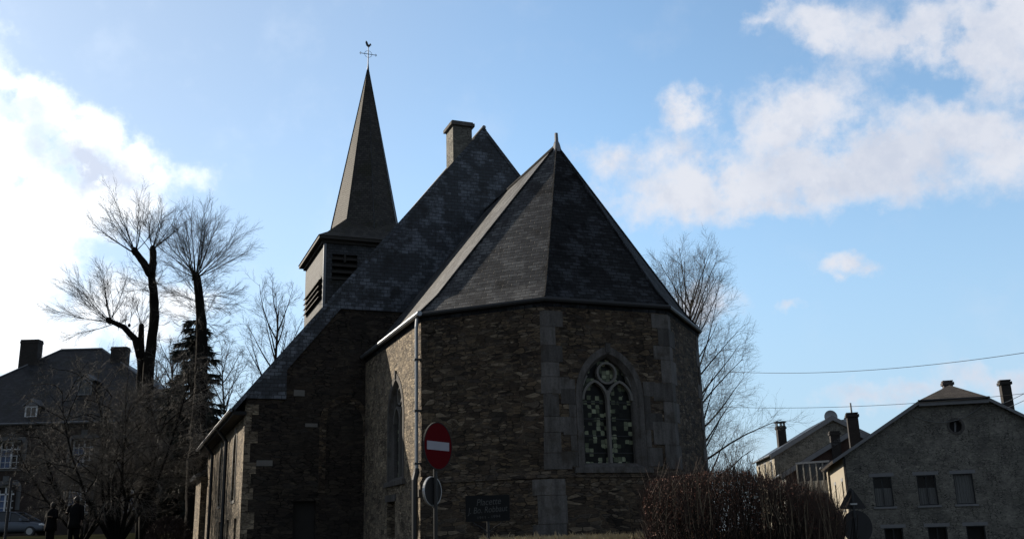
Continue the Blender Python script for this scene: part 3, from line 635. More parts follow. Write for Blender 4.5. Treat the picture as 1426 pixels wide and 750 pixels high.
# ------------------------------------------------------------------ trees
def rotv(d, ang, az_):
    """d tilted by ang around a random side given by az_"""
    o_ = d.orthogonal().normalized(); o_.rotate(Matrix.Rotation(az_, 3, d))
    v = d.copy(); v.rotate(Matrix.Rotation(ang, 3, o_)); return v.normalized()
def wander(rng, p, d, L, n, wob, lift):
    pts = [p.copy()]; q = p.copy(); v = d.copy()
    for i in range(n):
        v = (v + Vector((rng.gauss(0, wob), rng.gauss(0, wob), rng.gauss(0, wob) + lift))).normalized(); q = q + v * L / n; pts.append(q.copy())
    return pts, v
def along(pts, t):
    f = t * (len(pts) - 1); i = min(int(f), len(pts) - 2); u = f - i
    return pts[i].lerp(pts[i + 1], u), (pts[i + 1] - pts[i]).normalized()
def twigs(m, rng, pts, L, r, dens, level, maxlevel, ang=(.45, .85), lift=.05, start=.2, droop=0):
    n = max(1, int(dens + rng.random()))
    for k_ in range(n):
        t = start + (1 - start) * (k_ + rng.random()) / n; p, d = along(pts, t)
        v = rotv(d, rng.uniform(*ang), rng.uniform(0, 2 * math.pi)); v = (v + Vector((0, 0, droop))).normalized()
        l = L * rng.uniform(.55, 1.15) * (1.15 - .55 * t)
        q, e = wander(rng, p, v, l, 3 if level < maxlevel else 2, .10, lift)
        m.tube(q, [r * (1 - .65 * i / (len(q) - 1)) for i in range(len(q))], 3, False)
        if level < maxlevel: twigs(m, rng, q, L * .52, r * .66, dens * (.62 if level == 1 else .5), level + 1, maxlevel, ang, lift, .15, droop)
def trunk_tube(m, pts, rads, n=9, rng=None, sub=4):
    P = []; Q = []
    for i in range(len(pts) - 1):
        for j in range(sub):
            u = j / sub; a = pts[i].lerp(pts[i + 1], u)
            if rng and (i or j): a = a + Vector((rng.gauss(0, 1), rng.gauss(0, 1), 0)) * rads[i] * .045
            P.append(a); Q.append((rads[i] * (1 - u) + rads[i + 1] * u) * (rng.uniform(.93, 1.08) if rng else 1))
    P.append(pts[-1]); Q.append(rads[-1]); m.tube(P, Q, n)
def fan(mt, mc, rng, knob, n, L, r, spread, axis=Vector((0, 0, 1)), tw=12, lv=3, rt=.0080, lift=.03, lo=0.05):
    """limbs radiating from a pollard head, with twigs"""
    mt.tube([knob - axis * r * 5, knob, knob + axis * r * 3], [r * 3.2, r * 3.8, r * 1.8], 8); r *= .55
    for i in range(n):
        a = lo + (spread - lo) * ((i + .5) / n) ** .8; ph = i * 2.39996 + rng.uniform(-.3, .3)
        d = rotv(axis, a, ph); l = L * rng.uniform(.8, 1.1) * (1 - .15 * a / max(spread, .1))
        pts, e = wander(rng, knob + axis * rng.uniform(-.35, .05), d, l, 6, .05, lift)
        mt.tube(pts, [r * (1 - .78 * j / 6) for j in range(7)], 5, False)
        twigs(mc, rng, pts, l * .50, rt, tw, 1, lv, (.22, .62), .02)
def tree_thing(name, base, label, cat='tree', group=None):
    return empty(name, base, 0, label, cat, group)
def local(base): return lambda p: (p[0] - base[0], p[1] - base[1], p[2] - base[2])

# big pollard with a forked stem and a side stem
YA = 50
g = at(211, 740, YA); base = Vector((g.x, g.y, H(g.x, g.y)))
t1 = tree_thing('bare_tree', base, 'bare pollard tree with forked leaning stem beside the dark manor')
rng = random.Random(11); mt = MB(local(base)); mc = MB(local(base))
A = [Vector((base.x - .1, base.y, base.z - .2))] + [at(x, y, YA + dy) for x, y, dy in ((206, 640, 0), (205, 560, 0), (208, 500, .1), (215, 440, .2), (214, 405, .2), (209, 378, .1))]
trunk_tube(mt, A, [.46, .36, .30, .27, .24, .22, .19], 10, rng)
for (pts_, rr_) in (([(210, 382, .1), (200, 366, -.1), (188, 350, -.2)], [.24, .2, .17]), ([(210, 382, .1), (213, 366, .5), (213, 348, .6)], [.25, .2, .17])):
    trunk_tube(mt, [at(x, y, YA + d) for x, y, d in pts_], rr_, 8, rng)
fan(mt, mc, rng, at(187, 348, YA - .2), 12, 3.0, .050, 1.05, Vector((-.45, -.1, 1)).normalized(), 9)
fan(mt, mc, rng, at(213, 345, YA + .6), 11, 2.6, .045, 1.1, Vector((.1, .15, 1)).normalized(), 9)
fan(mt, mc, rng, at(211, 392, YA + .1), 6, 2.0, .03, 1.9, Vector((0, 0, 1)), 7, lo=1.0)
B_ = [Vector((base.x - .5, base.y + .4, base.z - .2))] + [at(x, y, YA + .4) for x, y in ((197, 640), (197, 560), (196, 500), (197, 452))]
trunk_tube(mt, B_, [.38, .32, .25, .20, .14], 9, rng)
fan(mt, mc, rng, at(197, 452, YA + .4), 7, 1.9, .028, .8, Vector((0, 0, 1)), 7)
C_ = [at(x, y, YA + d) for x, y, d in ((196, 500, .4), (188, 472, .2), (172, 455, 0), (152, 446, -.2))]
trunk_tube(mt, C_, [.19, .17, .14, .12], 9, rng)
fan(mt, mc, rng, at(151, 445, YA - .2), 15, 3.2, .045, 1.3, Vector((-.75, -.1, .75)).normalized(), 10)
for x in (165, 180): fan(mt, mc, rng, at(x, 452, YA), 3, 1.8, .022, .6, Vector((0, 0, 1)), 6)
def sprouts(path, n, L, r):
    for i in range(n):
        p_, d_ = along(path, rng.uniform(.25, .98)); v_ = Vector((rng.gauss(0, 1), rng.gauss(0, 1), rng.uniform(.1, .9))).normalized(); l_ = L * rng.uniform(.4, 1.1)
        q_, e_ = wander(rng, p_, v_, l_, 5, .10, .05); mc.tube(q_, [r * (1 - .8 * j / 5) for j in range(6)], 3, False); twigs(mc, rng, q_, l_ * .5, .008, 7, 2, 3, (.3, .8), .03)
sprouts(A, 26, 1.7, .014); sprouts(B_, 14, 1.3, .012); sprouts(C_, 10, 1.2, .012)
mt.build('trunk', M['bark'], t1, smooth=True); mc.build('crown', M['twig'], t1)

g = at(275, 742, YA); base = Vector((g.x, g.y, H(g.x, g.y)))
t2 = tree_thing('bare_tree', base, 'tall single stemmed bare pollard tree with a round fan crown, nearest the church wall')
rng = random.Random(12); mt = MB(local(base)); mc = MB(local(base))
A = [Vector((base.x, base.y, base.z - .2))] + [at(x, y, YA) for x, y in ((275, 660), (277, 580), (281, 500), (281, 450), (277, 410), (274, 385))]
trunk_tube(mt, A, [.66, .54, .40, .31, .26, .23, .20], 10, rng)
fan(mt, mc, rng, at(273, 383, YA), 26, 3.55, .058, 1.2, Vector((.06, 0, 1)).normalized(), 10)
fan(mt, mc, rng, at(277, 412, YA), 12, 2.7, .032, 1.75, Vector((.2, 0, 1)).normalized(), 9, lo=1.0)
fan(mt, mc, rng, at(280, 440, YA), 8, 2.2, .026, 1.9, Vector((.3, 0, 1)).normalized(), 8, lo=1.1)
sprouts(A, 46, 2.1, .014)
mt.build('trunk', M['bark'], t2, smooth=True); mc.build('crown', M['twig'], t2)

def spreading(name, px_, ytop, Y, wpx, label, seed, tw=8, nl=16, rt=.012, split=.35, mat='twig', low=.25, group=None, lv=3, fork=None, lift=.06, base=None):
    top = at(px_, ytop, Y); bz = H(top.x, top.y); base = Vector((top.x, top.y, bz)); hh = top.z - bz; wd_ = wpx / 1350 * Y
    T = tree_thing(name, base, label, 'tree', group); rng = random.Random(seed); wf = 1.45 if mat == 'twig_right' else 1.0; mt = MB(local(base)); mc = MB(local(base))
    r0 = max(.08, hh * .017)
    stem, _ = wander(rng, base - Vector((0, 0, .2)), Vector((0, 0, 1)), hh * .86, 8, .035, .05)
    mt.tube(stem, [r0 * (1 - .88 * i / 8) for i in range(9)], 8)
    for i in range(nl):
        t = low + (.98 - low) * (i + rng.random() * .6) / nl; p, d = along(stem, t); ph = i * 2.4 + rng.uniform(-.4, .4)
        a = 1.15 - .75 * (t - low) / (1 - low); l = wd_ * rng.uniform(.85, 1.15) * (wf - (wf - 1) * min(1, 1.6 * t)) * (1.0 - .5 * max(0, (t - .5) / .5)) / max(.6, math.sin(a))
        l = min(l, (hh - (p.z - bz)) * 1.15 + wd_ * .25)
        pts, e = wander(rng, p, rotv(Vector((0, 0, 1)), a, ph), l, 6, .06, lift)
        r = r0 * .34 * (1 - .5 * t)
        mt.tube(pts, [max(.012, r * (1 - .85 * j / 6)) for j in range(7)], 5, False)
        twigs(mc, rng, pts, l * .46, rt, tw, 1, lv, (.4, .85), .05, .12)
    mt.build('trunk', M['bark'], T, smooth=True); mc.build('crown', M[mat], T); return T
spreading('bare_tree', 385, 376, 60, 72, 'slender upswept bare tree rising just left of the church tower', 21, 9, 24, .011, lift=.12)
spreading('bare_tree', 322, 470, 72, 55, 'low bare tree between the dark conifer and the slate verge of the nave', 22, 9, 22, .014, group=None)
spreading('bare_tree', 238, 452, 74, 50, 'thin bare tree behind the gap between the two pollards', 23, 9, 22, .014)
spreading('bare_tree', 205, 480, 80, 40, 'small bare tree behind the forked pollard, over the manor roof', 24, 8, 18, .014)
# tree behind the choir, right
spreading('bare_tree', 930, 352, 47, 100, 'wide bare tree spreading out from behind the right edge of the choir', 31, 12, 52, .0075, mat='twig_right', low=.2, lift=.03)
spreading('bare_tree', 1012, 612, 95, 40, 'low distant bare tree above the hedge', 32, 6, 14, .02, mat='twig_right', low=.15)

# conifer behind the single stemmed pollard
def conifer(px_, ytop, Y, wpx, label, seed):
    top = at(px_, ytop, Y); bz = H(top.x, top.y); base = Vector((top.x, top.y, bz)); hh = top.z - bz; wd_ = wpx / 1350 * Y
    T = tree_thing('conifer', base, label); rng = random.Random(seed); mt = MB(local(base)); mc = MB(local(base))
    mt.tube([base - Vector((0, 0, .2)), base + Vector((0, 0, hh))], [.28, .03], 8)
    z = hh * .10
    while z < hh * .985:
        f = 1 - z / hh; rl = wd_ * (f ** .55) * 1.2; n = int(9 + 8 * f)
        for i in range(n):
            ph = rng.uniform(0, 6.283); l = rl * rng.uniform(.6, 1.12); q0 = base + Vector((0, 0, z + rng.uniform(-.1, .1)))
            pts = []
            for j in range(6):
                u = j / 5; pts.append(q0 + Vector((math.cos(ph) * l * u, math.sin(ph) * l * u, l * (.12 * u - .40 * u * u + .16 * u ** 4))))
            mt.tube(pts, [.03 * (1 - .8 * j / 5) for j in range(6)], 4, False)
            for q_ in range(int(70 * l)):
                p, d = along(pts, rng.uniform(.15, 1)); s_ = rng.uniform(.14, .32)
                sd_ = Vector((-math.sin(ph), math.cos(ph), 0)) * rng.uniform(-1, 1) * .55 + d * .6 + Vector((0, 0, rng.uniform(-.9, .1)))
                sd_.normalize(); w_ = sd_.cross(Vector((rng.gauss(0, 1), rng.gauss(0, 1), 1))).normalized() * s_ * .16
                e = p + sd_ * s_ * 1.8
                mc.add([p - w_, p + w_, e + w_ * .3, e - w_ * .3], [(0, 1, 2, 3)])
        z += .42
    mt.build('trunk', M['bark'], T); mc.build('crown', M['needle'], T)
conifer(274, 438, 56, 60, 'dark drooping conifer behind the single stemmed pollard tree', 5)

# fine twiggy garden tree in front of the manor
def garden_tree(px_, ytop, Y, wpx, label, seed, mat, nst=7, tw=9, rt=.008, nl=7):
    top = at(px_, ytop, Y); bz = H(top.x, top.y); base = Vector((top.x, top.y, bz)); hh = top.z - bz; wd_ = wpx / 1350 * Y
    T = tree_thing('garden_tree', base, label); rng = random.Random(seed); mt = MB(local(base)); mc = MB(local(base))
    for i in range(nst):
        ph = i * 2.4 + rng.random(); a = rng.uniform(.15, .75)
        pts, e = wander(rng, base - Vector((0, 0, .1)), rotv(Vector((0, 0, 1)), a, ph), hh * rng.uniform(.75, .95) / max(.75, math.cos(a)), 8, .10, .02)
        mt.tube(pts, [.075 * (1 - .85 * j / 8) for j in range(9)], 6, False)
        for k_ in range(nl):
            t = .25 + .75 * (k_ + rng.random()) / nl; p, d = along(pts, t)
            q, e = wander(rng, p, rotv(d, rng.uniform(.5, 1.1), rng.uniform(0, 6.28)), wd_ * rng.uniform(.5, .9), 6, .14, -.06)
            mt.tube(q, [.024 * (1 - .7 * j / 6) for j in range(7)], 4, False)
            twigs(mc, rng, q, wd_ * .36, rt, tw, 1, 3, (.4, 1.1), -.04, .1)
    mt.build('trunk', M['bark'], T); mc.build('crown', M[mat], T)
garden_tree(180, 525, 41, 100, 'fine twiggy garden tree with sunlit tips in front of the manor', 41, 'twig_pale', 13, 10, .007, 12)
garden_tree(128, 590, 45, 52, 'smaller bare twiggy tree left of the sunlit one, before the manor', 42, 'twig_pale', 10, 9, .007, 10)

def clipped(name, px_, ytop, Y, rx, label, cat, seed, mat, n=2600):
    top = at(px_, ytop, Y); bz = H(top.x, top.y); base = Vector((top.x, top.y, bz)); hh = top.z - bz; rng = random.Random(seed)
    m = MB(local(base))
    for i in range(n):
        ph = rng.uniform(0, 6.283); r = rx * rng.random() ** .4; z = hh * rng.random() ** .8
        r *= math.sqrt(max(.05, 1 - (z / hh) ** 3))
        p = base + Vector((math.cos(ph) * r, math.sin(ph) * r * .7, z * (1 + .04 * math.sin(ph * 3))))
        v = Vector((math.cos(ph) * .5 + rng.gauss(0, .4), math.sin(ph) * .5 + rng.gauss(0, .4), .8)).normalized() * rng.uniform(.1, .22)
        w_ = v.cross(Vector((rng.gauss(0, 1), rng.gauss(0, 1), .3))).normalized() * .016
        m.add([p - w_, p + w_, p + v], [(0, 1, 2)])
    o = m.build(name, M[mat], None); o.location = base; tagit(o, label, cat); return o
clipped('shrub', 236, 722, 40, .95, 'low rounded brown shrub at the foot of the garden trees', 'shrub', 4, 'hedge')

# ------------------------------------------------------------------ hedge right of the choir
def hedge():
    rng = random.Random(77); c = at(1020, 745, 18.0); base = Vector((c.x, 18.0, H(c.x, 18.0))); T = empty('hedge', base, 0, 'overgrown reddish brown bare beech hedge between the choir and the road signs', 'hedge')
    mc = MB(local(base)); ml = MB(local(base)); ms = MB(local(base))
    prof = [(893, 700), (905, 668), (940, 662), (985, 655), (1040, 655), (1085, 668), (1120, 676), (1150, 690), (1172, 712)]
    def top(px_):
        for a, b in zip(prof, prof[1:]):
            if a[0] <= px_ <= b[0]: return a[1] + (b[1] - a[1]) * (px_ - a[0]) / (b[0] - a[0])
        return prof[-1][1]
    def place():
        px_ = rng.uniform(895, 1172); Y = rng.uniform(17.0, 19.2); t = at(px_, top(px_), Y); g = H(t.x, t.y); return t, g, px_
    for i in range(260):
        t, g, px_ = place(); q, e = wander(rng, Vector((t.x, t.y, g - .05)), Vector((rng.gauss(0, .12), rng.gauss(0, .12), 1)).normalized(), (t.z - g) * rng.uniform(.7, 1.0), 6, .09, .08)
        ms.tube(q, [.016 * (1 - .7 * j / 6) for j in range(7)], 5, False)
    for i in range(13500):
        t, g, px_ = place(); hh = t.z - g; z0 = g + hh * rng.random() ** .75 * .93; L = rng.uniform(.18, .55)
        if z0 + L > t.z + .10: L = max(.08, t.z - z0 + rng.uniform(-.10, .12) + .12 * math.sin(t.x * 7) * math.sin(t.x * 2.3))
        d = Vector((rng.gauss(0, .35), rng.gauss(0, .35), 1)).normalized()
        q, e = wander(rng, Vector((t.x, t.y, z0)), d, L, 3, .16, .06); r = rng.uniform(.0022, .0045)
        mc.tube(q, [r, r * .9, r * .7, r * .4], 3, False)
        if rng.random() < .03:
            q, e = wander(rng, Vector((t.x, t.y, t.z - .15)), (d + Vector((rng.gauss(0, .3), 0, 0))).normalized(), rng.uniform(.25, .6), 4, .08, .1); mc.tube(q, [.004, .0038, .003, .0025, .0015], 3, False)
    for i in range(15000):
        t, g, px_ = place()
        if rng.random() > 1.25 - (px_ - 895) / 260: continue
        z = g + (t.z - g) * rng.random() ** .6; p = Vector((t.x, t.y, z)); a = Vector((rng.gauss(0, 1), rng.gauss(0, 1), rng.gauss(0, 1))).normalized() * rng.uniform(.012, .026)
        b_ = a.cross(Vector((rng.gauss(0, 1), rng.gauss(0, 1), rng.gauss(0, 1)))).normalized() * .011
        ml.add([p - a, p - b_, p + a, p + b_], [(0, 1, 2, 3)])
    mp_ = MB(local(base))
    for i in range(62):
        px_ = rng.uniform(1060, 1165) if i > 22 else rng.uniform(905, 990); Y = rng.uniform(16.8, 17.2); t = at(px_, top(px_) + rng.uniform(-6, 45), Y); g = H(t.x, t.y); L = rng.uniform(.25, .9)
        q, e = wander(rng, Vector((t.x, t.y, max(g, t.z - L))), Vector((rng.gauss(0, .1), rng.gauss(0, .1), 1)).normalized(), L, 4, .08, .05); mp_.tube(q, [.0038, .0036, .003, .0025, .0015], 3, False)
    tagit(mp_.build('dead_stalks', plain('dead_stalk', (.17, .14, .095), .9, var=.5, scale=3), T), kind='stuff')
    ms.build('stem', M['bark'], T); mc.build('twigs', M['hedge'], T); ml.build('leaves', M['hedge_leaf'], T)
hedge()
def grass():
    rng = random.Random(5); m = MB()
    for i in range(7000):
        x = rng.uniform(-.8, 5.8); y = 19.9 + rng.random() ** 2 * 1.6 - .4; z = H(x, y) - .01; L = rng.uniform(.05, .15) * (1.6 if rng.random() < .06 else 1)
        d = Vector((rng.gauss(0, .4), rng.gauss(0, .4), 1)).normalized() * L; p = Vector((x, y, z)); w_ = Vector((.006, rng.uniform(-.004, .004), 0))
        m.add([p - w_, p + w_, p + d * .6 + w_ * .6, p + d * 1.0 + Vector((rng.gauss(0, .02), 0, -.01))], [(0, 1, 2, 3)])
    o = m.build('grass', M['straw']); tagit(o, 'dry pale grass along the foot of the choir wall', 'grass', kind='stuff')
grass()

# ------------------------------------------------------------------ houses
def sash(par, T, x0, x1, z0, z1, fm, lint=True, sill=True, curtain=True, div=(2, 2), arched=False, fw_=.06):
    """a window: frame with bars, glass, curtain, lintel and sill"""
    m = MB(T); cx_ = (x0 + x1) / 2
    m.box(x0, x0 + fw_, -.16, -.08, z0, z1); m.box(x1 - fw_, x1, -.16, -.08, z0, z1); m.box(x0 + fw_, x1 - fw_, -.16, -.08, z0, z0 + fw_); m.box(x0 + fw_, x1 - fw_, -.16, -.08, z1 - fw_, z1)
    for i in range(1, div[0]):
        x = x0 + (x1 - x0) * i / div[0]; m.box(x - fw_ * .45, x + fw_ * .45, -.15, -.09, z0 + fw_, z1 - fw_)
    for i in range(1, div[1]):
        z = z0 + (z1 - z0) * i / div[1]; m.box(x0 + fw_, x1 - fw_, -.145, -.095, z - fw_ * .3, z + fw_ * .3)
    w = m.build('window', fm, par)
    m = MB(T); m.add([(x0, -.12, z0), (x1, -.12, z0), (x1, -.12, z1), (x0, -.12, z1)], [(0, 1, 2, 3)]); m.build('glass', M['glass'] if not curtain else M['glass_clear'], w)
    m = MB(T); m.add([(x0, -.34, z0), (x1, -.34, z0), (x1, -.34, z1), (x0, -.34, z1)], [(0, 1, 2, 3)]); m.build('room', M['dark'], w) if not curtain else None
    if curtain:
        m = MB(T); zc = z0 + (z1 - z0) * (.62 if curtain is True else curtain); n = 22; P = []
        for i in range(n + 1):
            x = x0 + (x1 - x0) * i / n; d = -.24 + .025 * math.sin(i * 1.9); P += [(x, d, z0), (x, d, zc)]
        m.add(P, [(2 * i, 2 * i + 2, 2 * i + 3, 2 * i + 1) for i in range(n)]); m.build('curtain', M['curtain'], w)
        m = MB(T); m.add([(x0, -.34, z0), (x1, -.34, z0), (x1, -.34, z1), (x0, -.34, z1)], [(0, 1, 2, 3)]); m.build('room', M['dark'], w)
    if lint: m = MB(T); m.box(x0 - .18, x1 + .18, -.05, .02, z1 + .003, z1 + .20); m.build('lintel', M['lintel'], w)
    if sill: m = MB(T); m.box(x0 - .12, x1 + .12, -.16, .07, z0 - .12, z0 - .003); m.build('sill', M['lintel'], w)
    return w
def rect(x0, x1, z0, z1): return [(x0, z0), (x1, z0), (x1, z1), (x0, z1)]
gm, t, b = mat_new('clear_glass'); b.inputs['Base Color'].default_value = (.9, .93, .93, 1); b.inputs['Roughness'].default_value = .03
trn = N(t, 'ShaderNodeBsdfTransparent'); gl = N(t, 'ShaderNodeBsdfGlossy'); gl.inputs['Roughness'].default_value = .04; fz = N(t, 'ShaderNodeFresnel'); fz.inputs[0].default_value = 1.5
mx = N(t, 'ShaderNodeMixShader'); t.links.new(math_(t, 'MINIMUM', math_(t, 'MULTIPLY', fz.outputs[0], .3), .9), mx.inputs[0]); t.links.new(trn.outputs[0], mx.inputs[1]); t.links.new(gl.outputs[0], mx.inputs[2])
t.links.new(mx.outputs[0], [n for n in t.nodes if n.type == 'OUTPUT_MATERIAL'][0].inputs[0]); M['glass_clear'] = gm
def chimney(par, x0, x1, y0, y1, z0, z1, mat, cap=.08, pots=0, name='chimney'):
    m = MB(); m.box(x0, x1, y0, y1, z0, z1); c = m.build(name, mat, par)
    m = MB(); m.box(x0 - cap, x1 + cap, y0 - cap, y1 + cap, z1 - .22, z1 - .05); m.box(x0 - cap * .4, x1 + cap * .4, y0 - cap * .4, y1 + cap * .4, z1 + .002, z1 + .07); m.build('chimney_cap', mat, c)
    for i in range(pots):
        m = MB(); x = x0 + (x1 - x0) * (i + .5) / pots; m.tube([(x, (y0 + y1) / 2, z1 + .05), (x, (y0 + y1) / 2, z1 + .75)], [.07, .06], 8); m.build('chimney_pot', M['galv'], c)
    return c

# main stone house on the right: gable towards us, half hipped roof
HC = (at(1178, 680, 60).x, 60.0); HA = -13; HG = -1.1
hb = empty('stone_house', (HC[0], HC[1], HG), HA, 'grey stone gable house with half hipped roof and round attic opening, far right', 'house')
def zz(v): return v - HG
T = fr(0, 0, 0)
Wd, Dp = 13.3, 10.5
ups = [rect(a, b_, zz(2.68), zz(4.42)) for a, b_ in ((1.59, 2.64), (4.05, 5.12), (6.10, 7.16), (10.6, 11.6))]
los = [rect(a, b_, zz(-.35), zz(1.45)) for a, b_ in ((1.88, 2.93), (4.30, 5.36), (6.40, 7.42), (10.6, 11.6))]
oc = [(6.65 + .36 * math.cos(i * math.pi / 10), zz(7.2) + .36 * math.sin(i * math.pi / 10)) for i in range(20)]
ez = zz(5.77); sl2 = .62; hz_ = ez + sl2 * 4.8
m = MB(T); gp = [(0, -1), (Wd, -1), (Wd, ez), (Wd - 4.8, hz_), (4.8, hz_), (0, ez)]
m.panel(gp, ups + los + [oc], depth=.36)
m.build('wall', M['stone_house'], hb)
m = MB(fr(0, Dp, -90)); sw = [rect(3.0, 3.9, zz(2.6), zz(4.3)), rect(8.2, 9.0, zz(2.6), zz(4.3))]; m.panel([(0, -1), (Dp, -1), (Dp, ez), (0, ez)], sw, depth=.3)
m.tf = fr(Wd, 0, 90); m.panel([(0, -1), (Dp, -1), (Dp, ez), (0, ez)]); m.tf = fr(Wd, Dp, 180); m.panel([(0, -1), (Wd, -1), (Wd, ez), (Wd / 2, ez + sl2 * Wd / 2), (0, ez)])
m.build('side_wall', M['plaster'], hb)
for L in sw: sash(hb, fr(0, Dp, -90), L[0][0], L[1][0], L[0][1], L[2][1], M['dark_wood'], curtain=False)
for i, L in enumerate(ups + los): sash(hb, T, L[0][0], L[1][0], L[0][1], L[2][1], M['dark_metal'], curtain=(.62, .58, .97)[i % 3] if i < 4 else .5, div=(1, 1) if i % 4 == 2 else (2, 1))
m = MB(T); m.ribbon([(6.65 + .43 * math.cos(i * math.pi / 12), zz(7.2) + .43 * math.sin(i * math.pi / 12)) for i in range(24)], .14, -.05, .03, True); oq = m.build('round_window', M['ashlar'], hb)
m = MB(T); m.add([(x, -.3, z) for x, z in oc], [tuple(range(20))]); m.build('opening', M['dark'], oq)
m = MB(T); m.add([(6.65 - .07, -.25, zz(7.2) - .3), (6.65 + .02, -.25, zz(7.2) - .3), (6.65 + .1, -.2, zz(7.2) + .25), (6.65 - .02, -.25, zz(7.2) + .25)], [(0, 1, 2, 3)]); m.build('slat', M['lintel'], oq)
m = MB(); ov = .32; rz = ez + sl2 * Wd / 2 + .1; e0 = ez + .1 - sl2 * .6
def rp(x, y, z): return (x, y, z)
hx = 4.75; hzz = e0 + sl2 * (hx + .6); pk = (Wd / 2 + .5, 2.6, rz)
m.slab([(-.6, -ov, e0), (hx, -ov, hzz), pk, (Wd / 2 + .5, Dp + .2, rz), (-.6, Dp + .2, e0)], .14)
m.slab([(Wd + .6, -ov, e0), (Wd - hx, -ov, hzz), pk, (Wd / 2 + .5, Dp + .2, rz), (Wd + .6, Dp + .2, e0)], .14)
m.slab([(hx - .02, -ov - .12, hzz - .02), (Wd - hx + .02, -ov - .12, hzz - .02), pk], .12)
hr = m.build('roof', M['roof_grey'], hb)
m = MB(); m.tube([(hx - .1, -ov - .16, hzz - .06), (Wd - hx + .1, -ov - .16, hzz - .06)], .07, 6); m.build('gutter', M['dark_metal'], hr)
for sx in (0, 1):
    xa, xb = (-.62, hx) if sx == 0 else (Wd + .62, Wd - hx); m = MB()
    m.add([(xa, -ov - .03, e0 - .22), (xb, -ov - .03, hzz - .22), (xb, -ov - .03, hzz - .02), (xa, -ov - .03, e0 - .02), (xa, -ov + .03, e0 - .22), (xb, -ov + .03, hzz - .22), (xb, -ov + .03, hzz - .02), (xa, -ov + .03, e0 - .02)], [(0, 1, 2, 3), (4, 7, 6, 5), (0, 4, 5, 1), (3, 2, 6, 7)]); m.build('bargeboard', M['lintel'], hr)
m = MB(); m.box(hx - .05, Wd - hx + .05, -ov - .06, -ov + .02, hzz - .36, hzz - .14); m.build('fascia', M['lintel'], hr)
m = MB(); m.tube([(.1, -.09, ez - .1), (.1, -.09, -1)], .05, 6); m.build('downpipe', M['dark_metal'], hb)
chimney(hr, 7.2, 7.75, 4.6, 5.2, rz - .6, rz + .5, M['brick_chim'])
chimney(hr, 9.8, 10.35, 1.3, 1.9, rz - 2.9, rz - .1, M['brick_black'])
chimney(hr, 1.15, 1.85, 6.0, 6.7, zz(6.0), zz(8.9), M['brick_black'], pots=1)
m = MB(); a = Vector((4.2, -.15, hz_ - .75)); bq = Vector((8.6, -.15, hz_ - .1)); L = []
for i in range(15): u = i / 14; p = a.lerp(bq, u); L.append((p.x, p.y, p.z - 4 * .85 * u * (1 - u)))
m.tube(L, .022, 4); m.build('wall_cable', M['galv'], hb)

def simple_house(px_apex, y_apex, px_eave, y_eave, Y, dep, label, wallm, sidem, roofm, ang=HA, right=1.0, name='house', nwin=3, ground=0.0, slope_over=.35, recess=None, gwin=0):
    ap = at(px_apex, y_apex, Y); ea = at(px_eave, y_eave, Y); hw = (ap.x - ea.x) / math.cos(R(ang)) - .3
    ez_ = ea.z + .12; rz_ = ap.z - .1; sl_ = (rz_ - ez_) / hw
    ox, oy = ap.x - hw * math.cos(R(ang)), Y
    g = ground; H_ = empty(name, (ox, oy, g), ang, label, 'house'); W_ = hw * (1 + right)
    er = rz_ - sl_ * hw * right
    gw = [rect(1.2 + i * 2.4, 2.2 + i * 2.4, ez_ - g - 2.0, ez_ - g - .5) for i in range(gwin)]
    m = MB(fr(0, 0, 0)); m.panel([(0, -1), (W_, -1), (W_, er - g), (hw, rz_ - g), (0, ez_ - g)], gw, depth=.3); m.build('wall', wallm, H_)
    for L in gw: sash(H_, fr(0, 0, 0), L[0][0], L[1][0], L[0][1], L[2][1], M['dark_wood'], curtain=False)
    sw = [rect(dep * (i + .5) / nwin - .5, dep * (i + .5) / nwin + .5, ez_ - g - 2.2, ez_ - g - .6) for i in range(nwin)]
    m = MB(fr(0, dep, -90)); m.panel([(0, -1), (dep, -1), (dep, ez_ - g), (0, ez_ - g)], sw, depth=.3)
    m.tf = fr(W_, 0, 90); m.panel([(0, -1), (dep, -1), (dep, er - g), (0, er - g)]); m.tf = fr(W_, dep, 180); m.panel([(0, -1), (W_, -1), (W_, ez_ - g), (W_ - hw, rz_ - g), (0, er - g)])
    m.build('side_wall', sidem, H_)
    for L in sw: sash(H_, fr(0, dep, -90), L[0][0], L[1][0], L[0][1], L[2][1], M['white'], curtain=False)
    m = MB(); o_ = .35; zt = rz_ - g + .14
    m.slab([(-o_, -.25, zt - sl_ * (hw + o_)), (-o_, dep + .2, zt - sl_ * (hw + o_)), (hw, dep + .2, zt), (hw, -.25, zt)], .15)
    m.slab([(W_ + o_, -.25, zt - sl_ * (hw * right + o_)), (W_ + o_, dep + .2, zt - sl_ * (hw * right + o_)), (hw, dep + .2, zt), (hw, -.25, zt)], .15)
    rf = m.build('roof', roofm, H_)
    for (xa, xb) in ((-o_, hw), (W_ + o_, hw)):
        za, zb = zt - sl_ * (abs(xa - hw)), zt; m = MB()
        m.add([(xa, -.30, za - .42), (xb, -.30, zb - .42), (xb, -.30, zb - .03), (xa, -.30, za - .03), (xa, -.255, za - .42), (xb, -.255, zb - .42), (xb, -.255, zb - .03), (xa, -.255, za - .03)], [(0, 1, 2, 3), (4, 7, 6, 5), (0, 4, 5, 1), (3, 2, 6, 7), (0, 3, 7, 4)]); m.build('bargeboard', M['lintel'], rf)
    m = MB(); m.tube([(-o_ - .05, -.2, zt - sl_ * (hw + o_) - .1), (-o_ - .05, dep, zt - sl_ * (hw + o_) - .1)], .07, 6); m.build('gutter', M['lead'], rf)
    return H_, rf, hw, sl_, zt, W_
Hf, Rf, hw, s_, zt, W_ = simple_house(1156, 580, 1073, 633, 90, 11, 'farthest grey stone house of the right hand row, with satellite dish on its gable', M['stone_house'], M['plaster'], M['slate_house'], ang=-5)
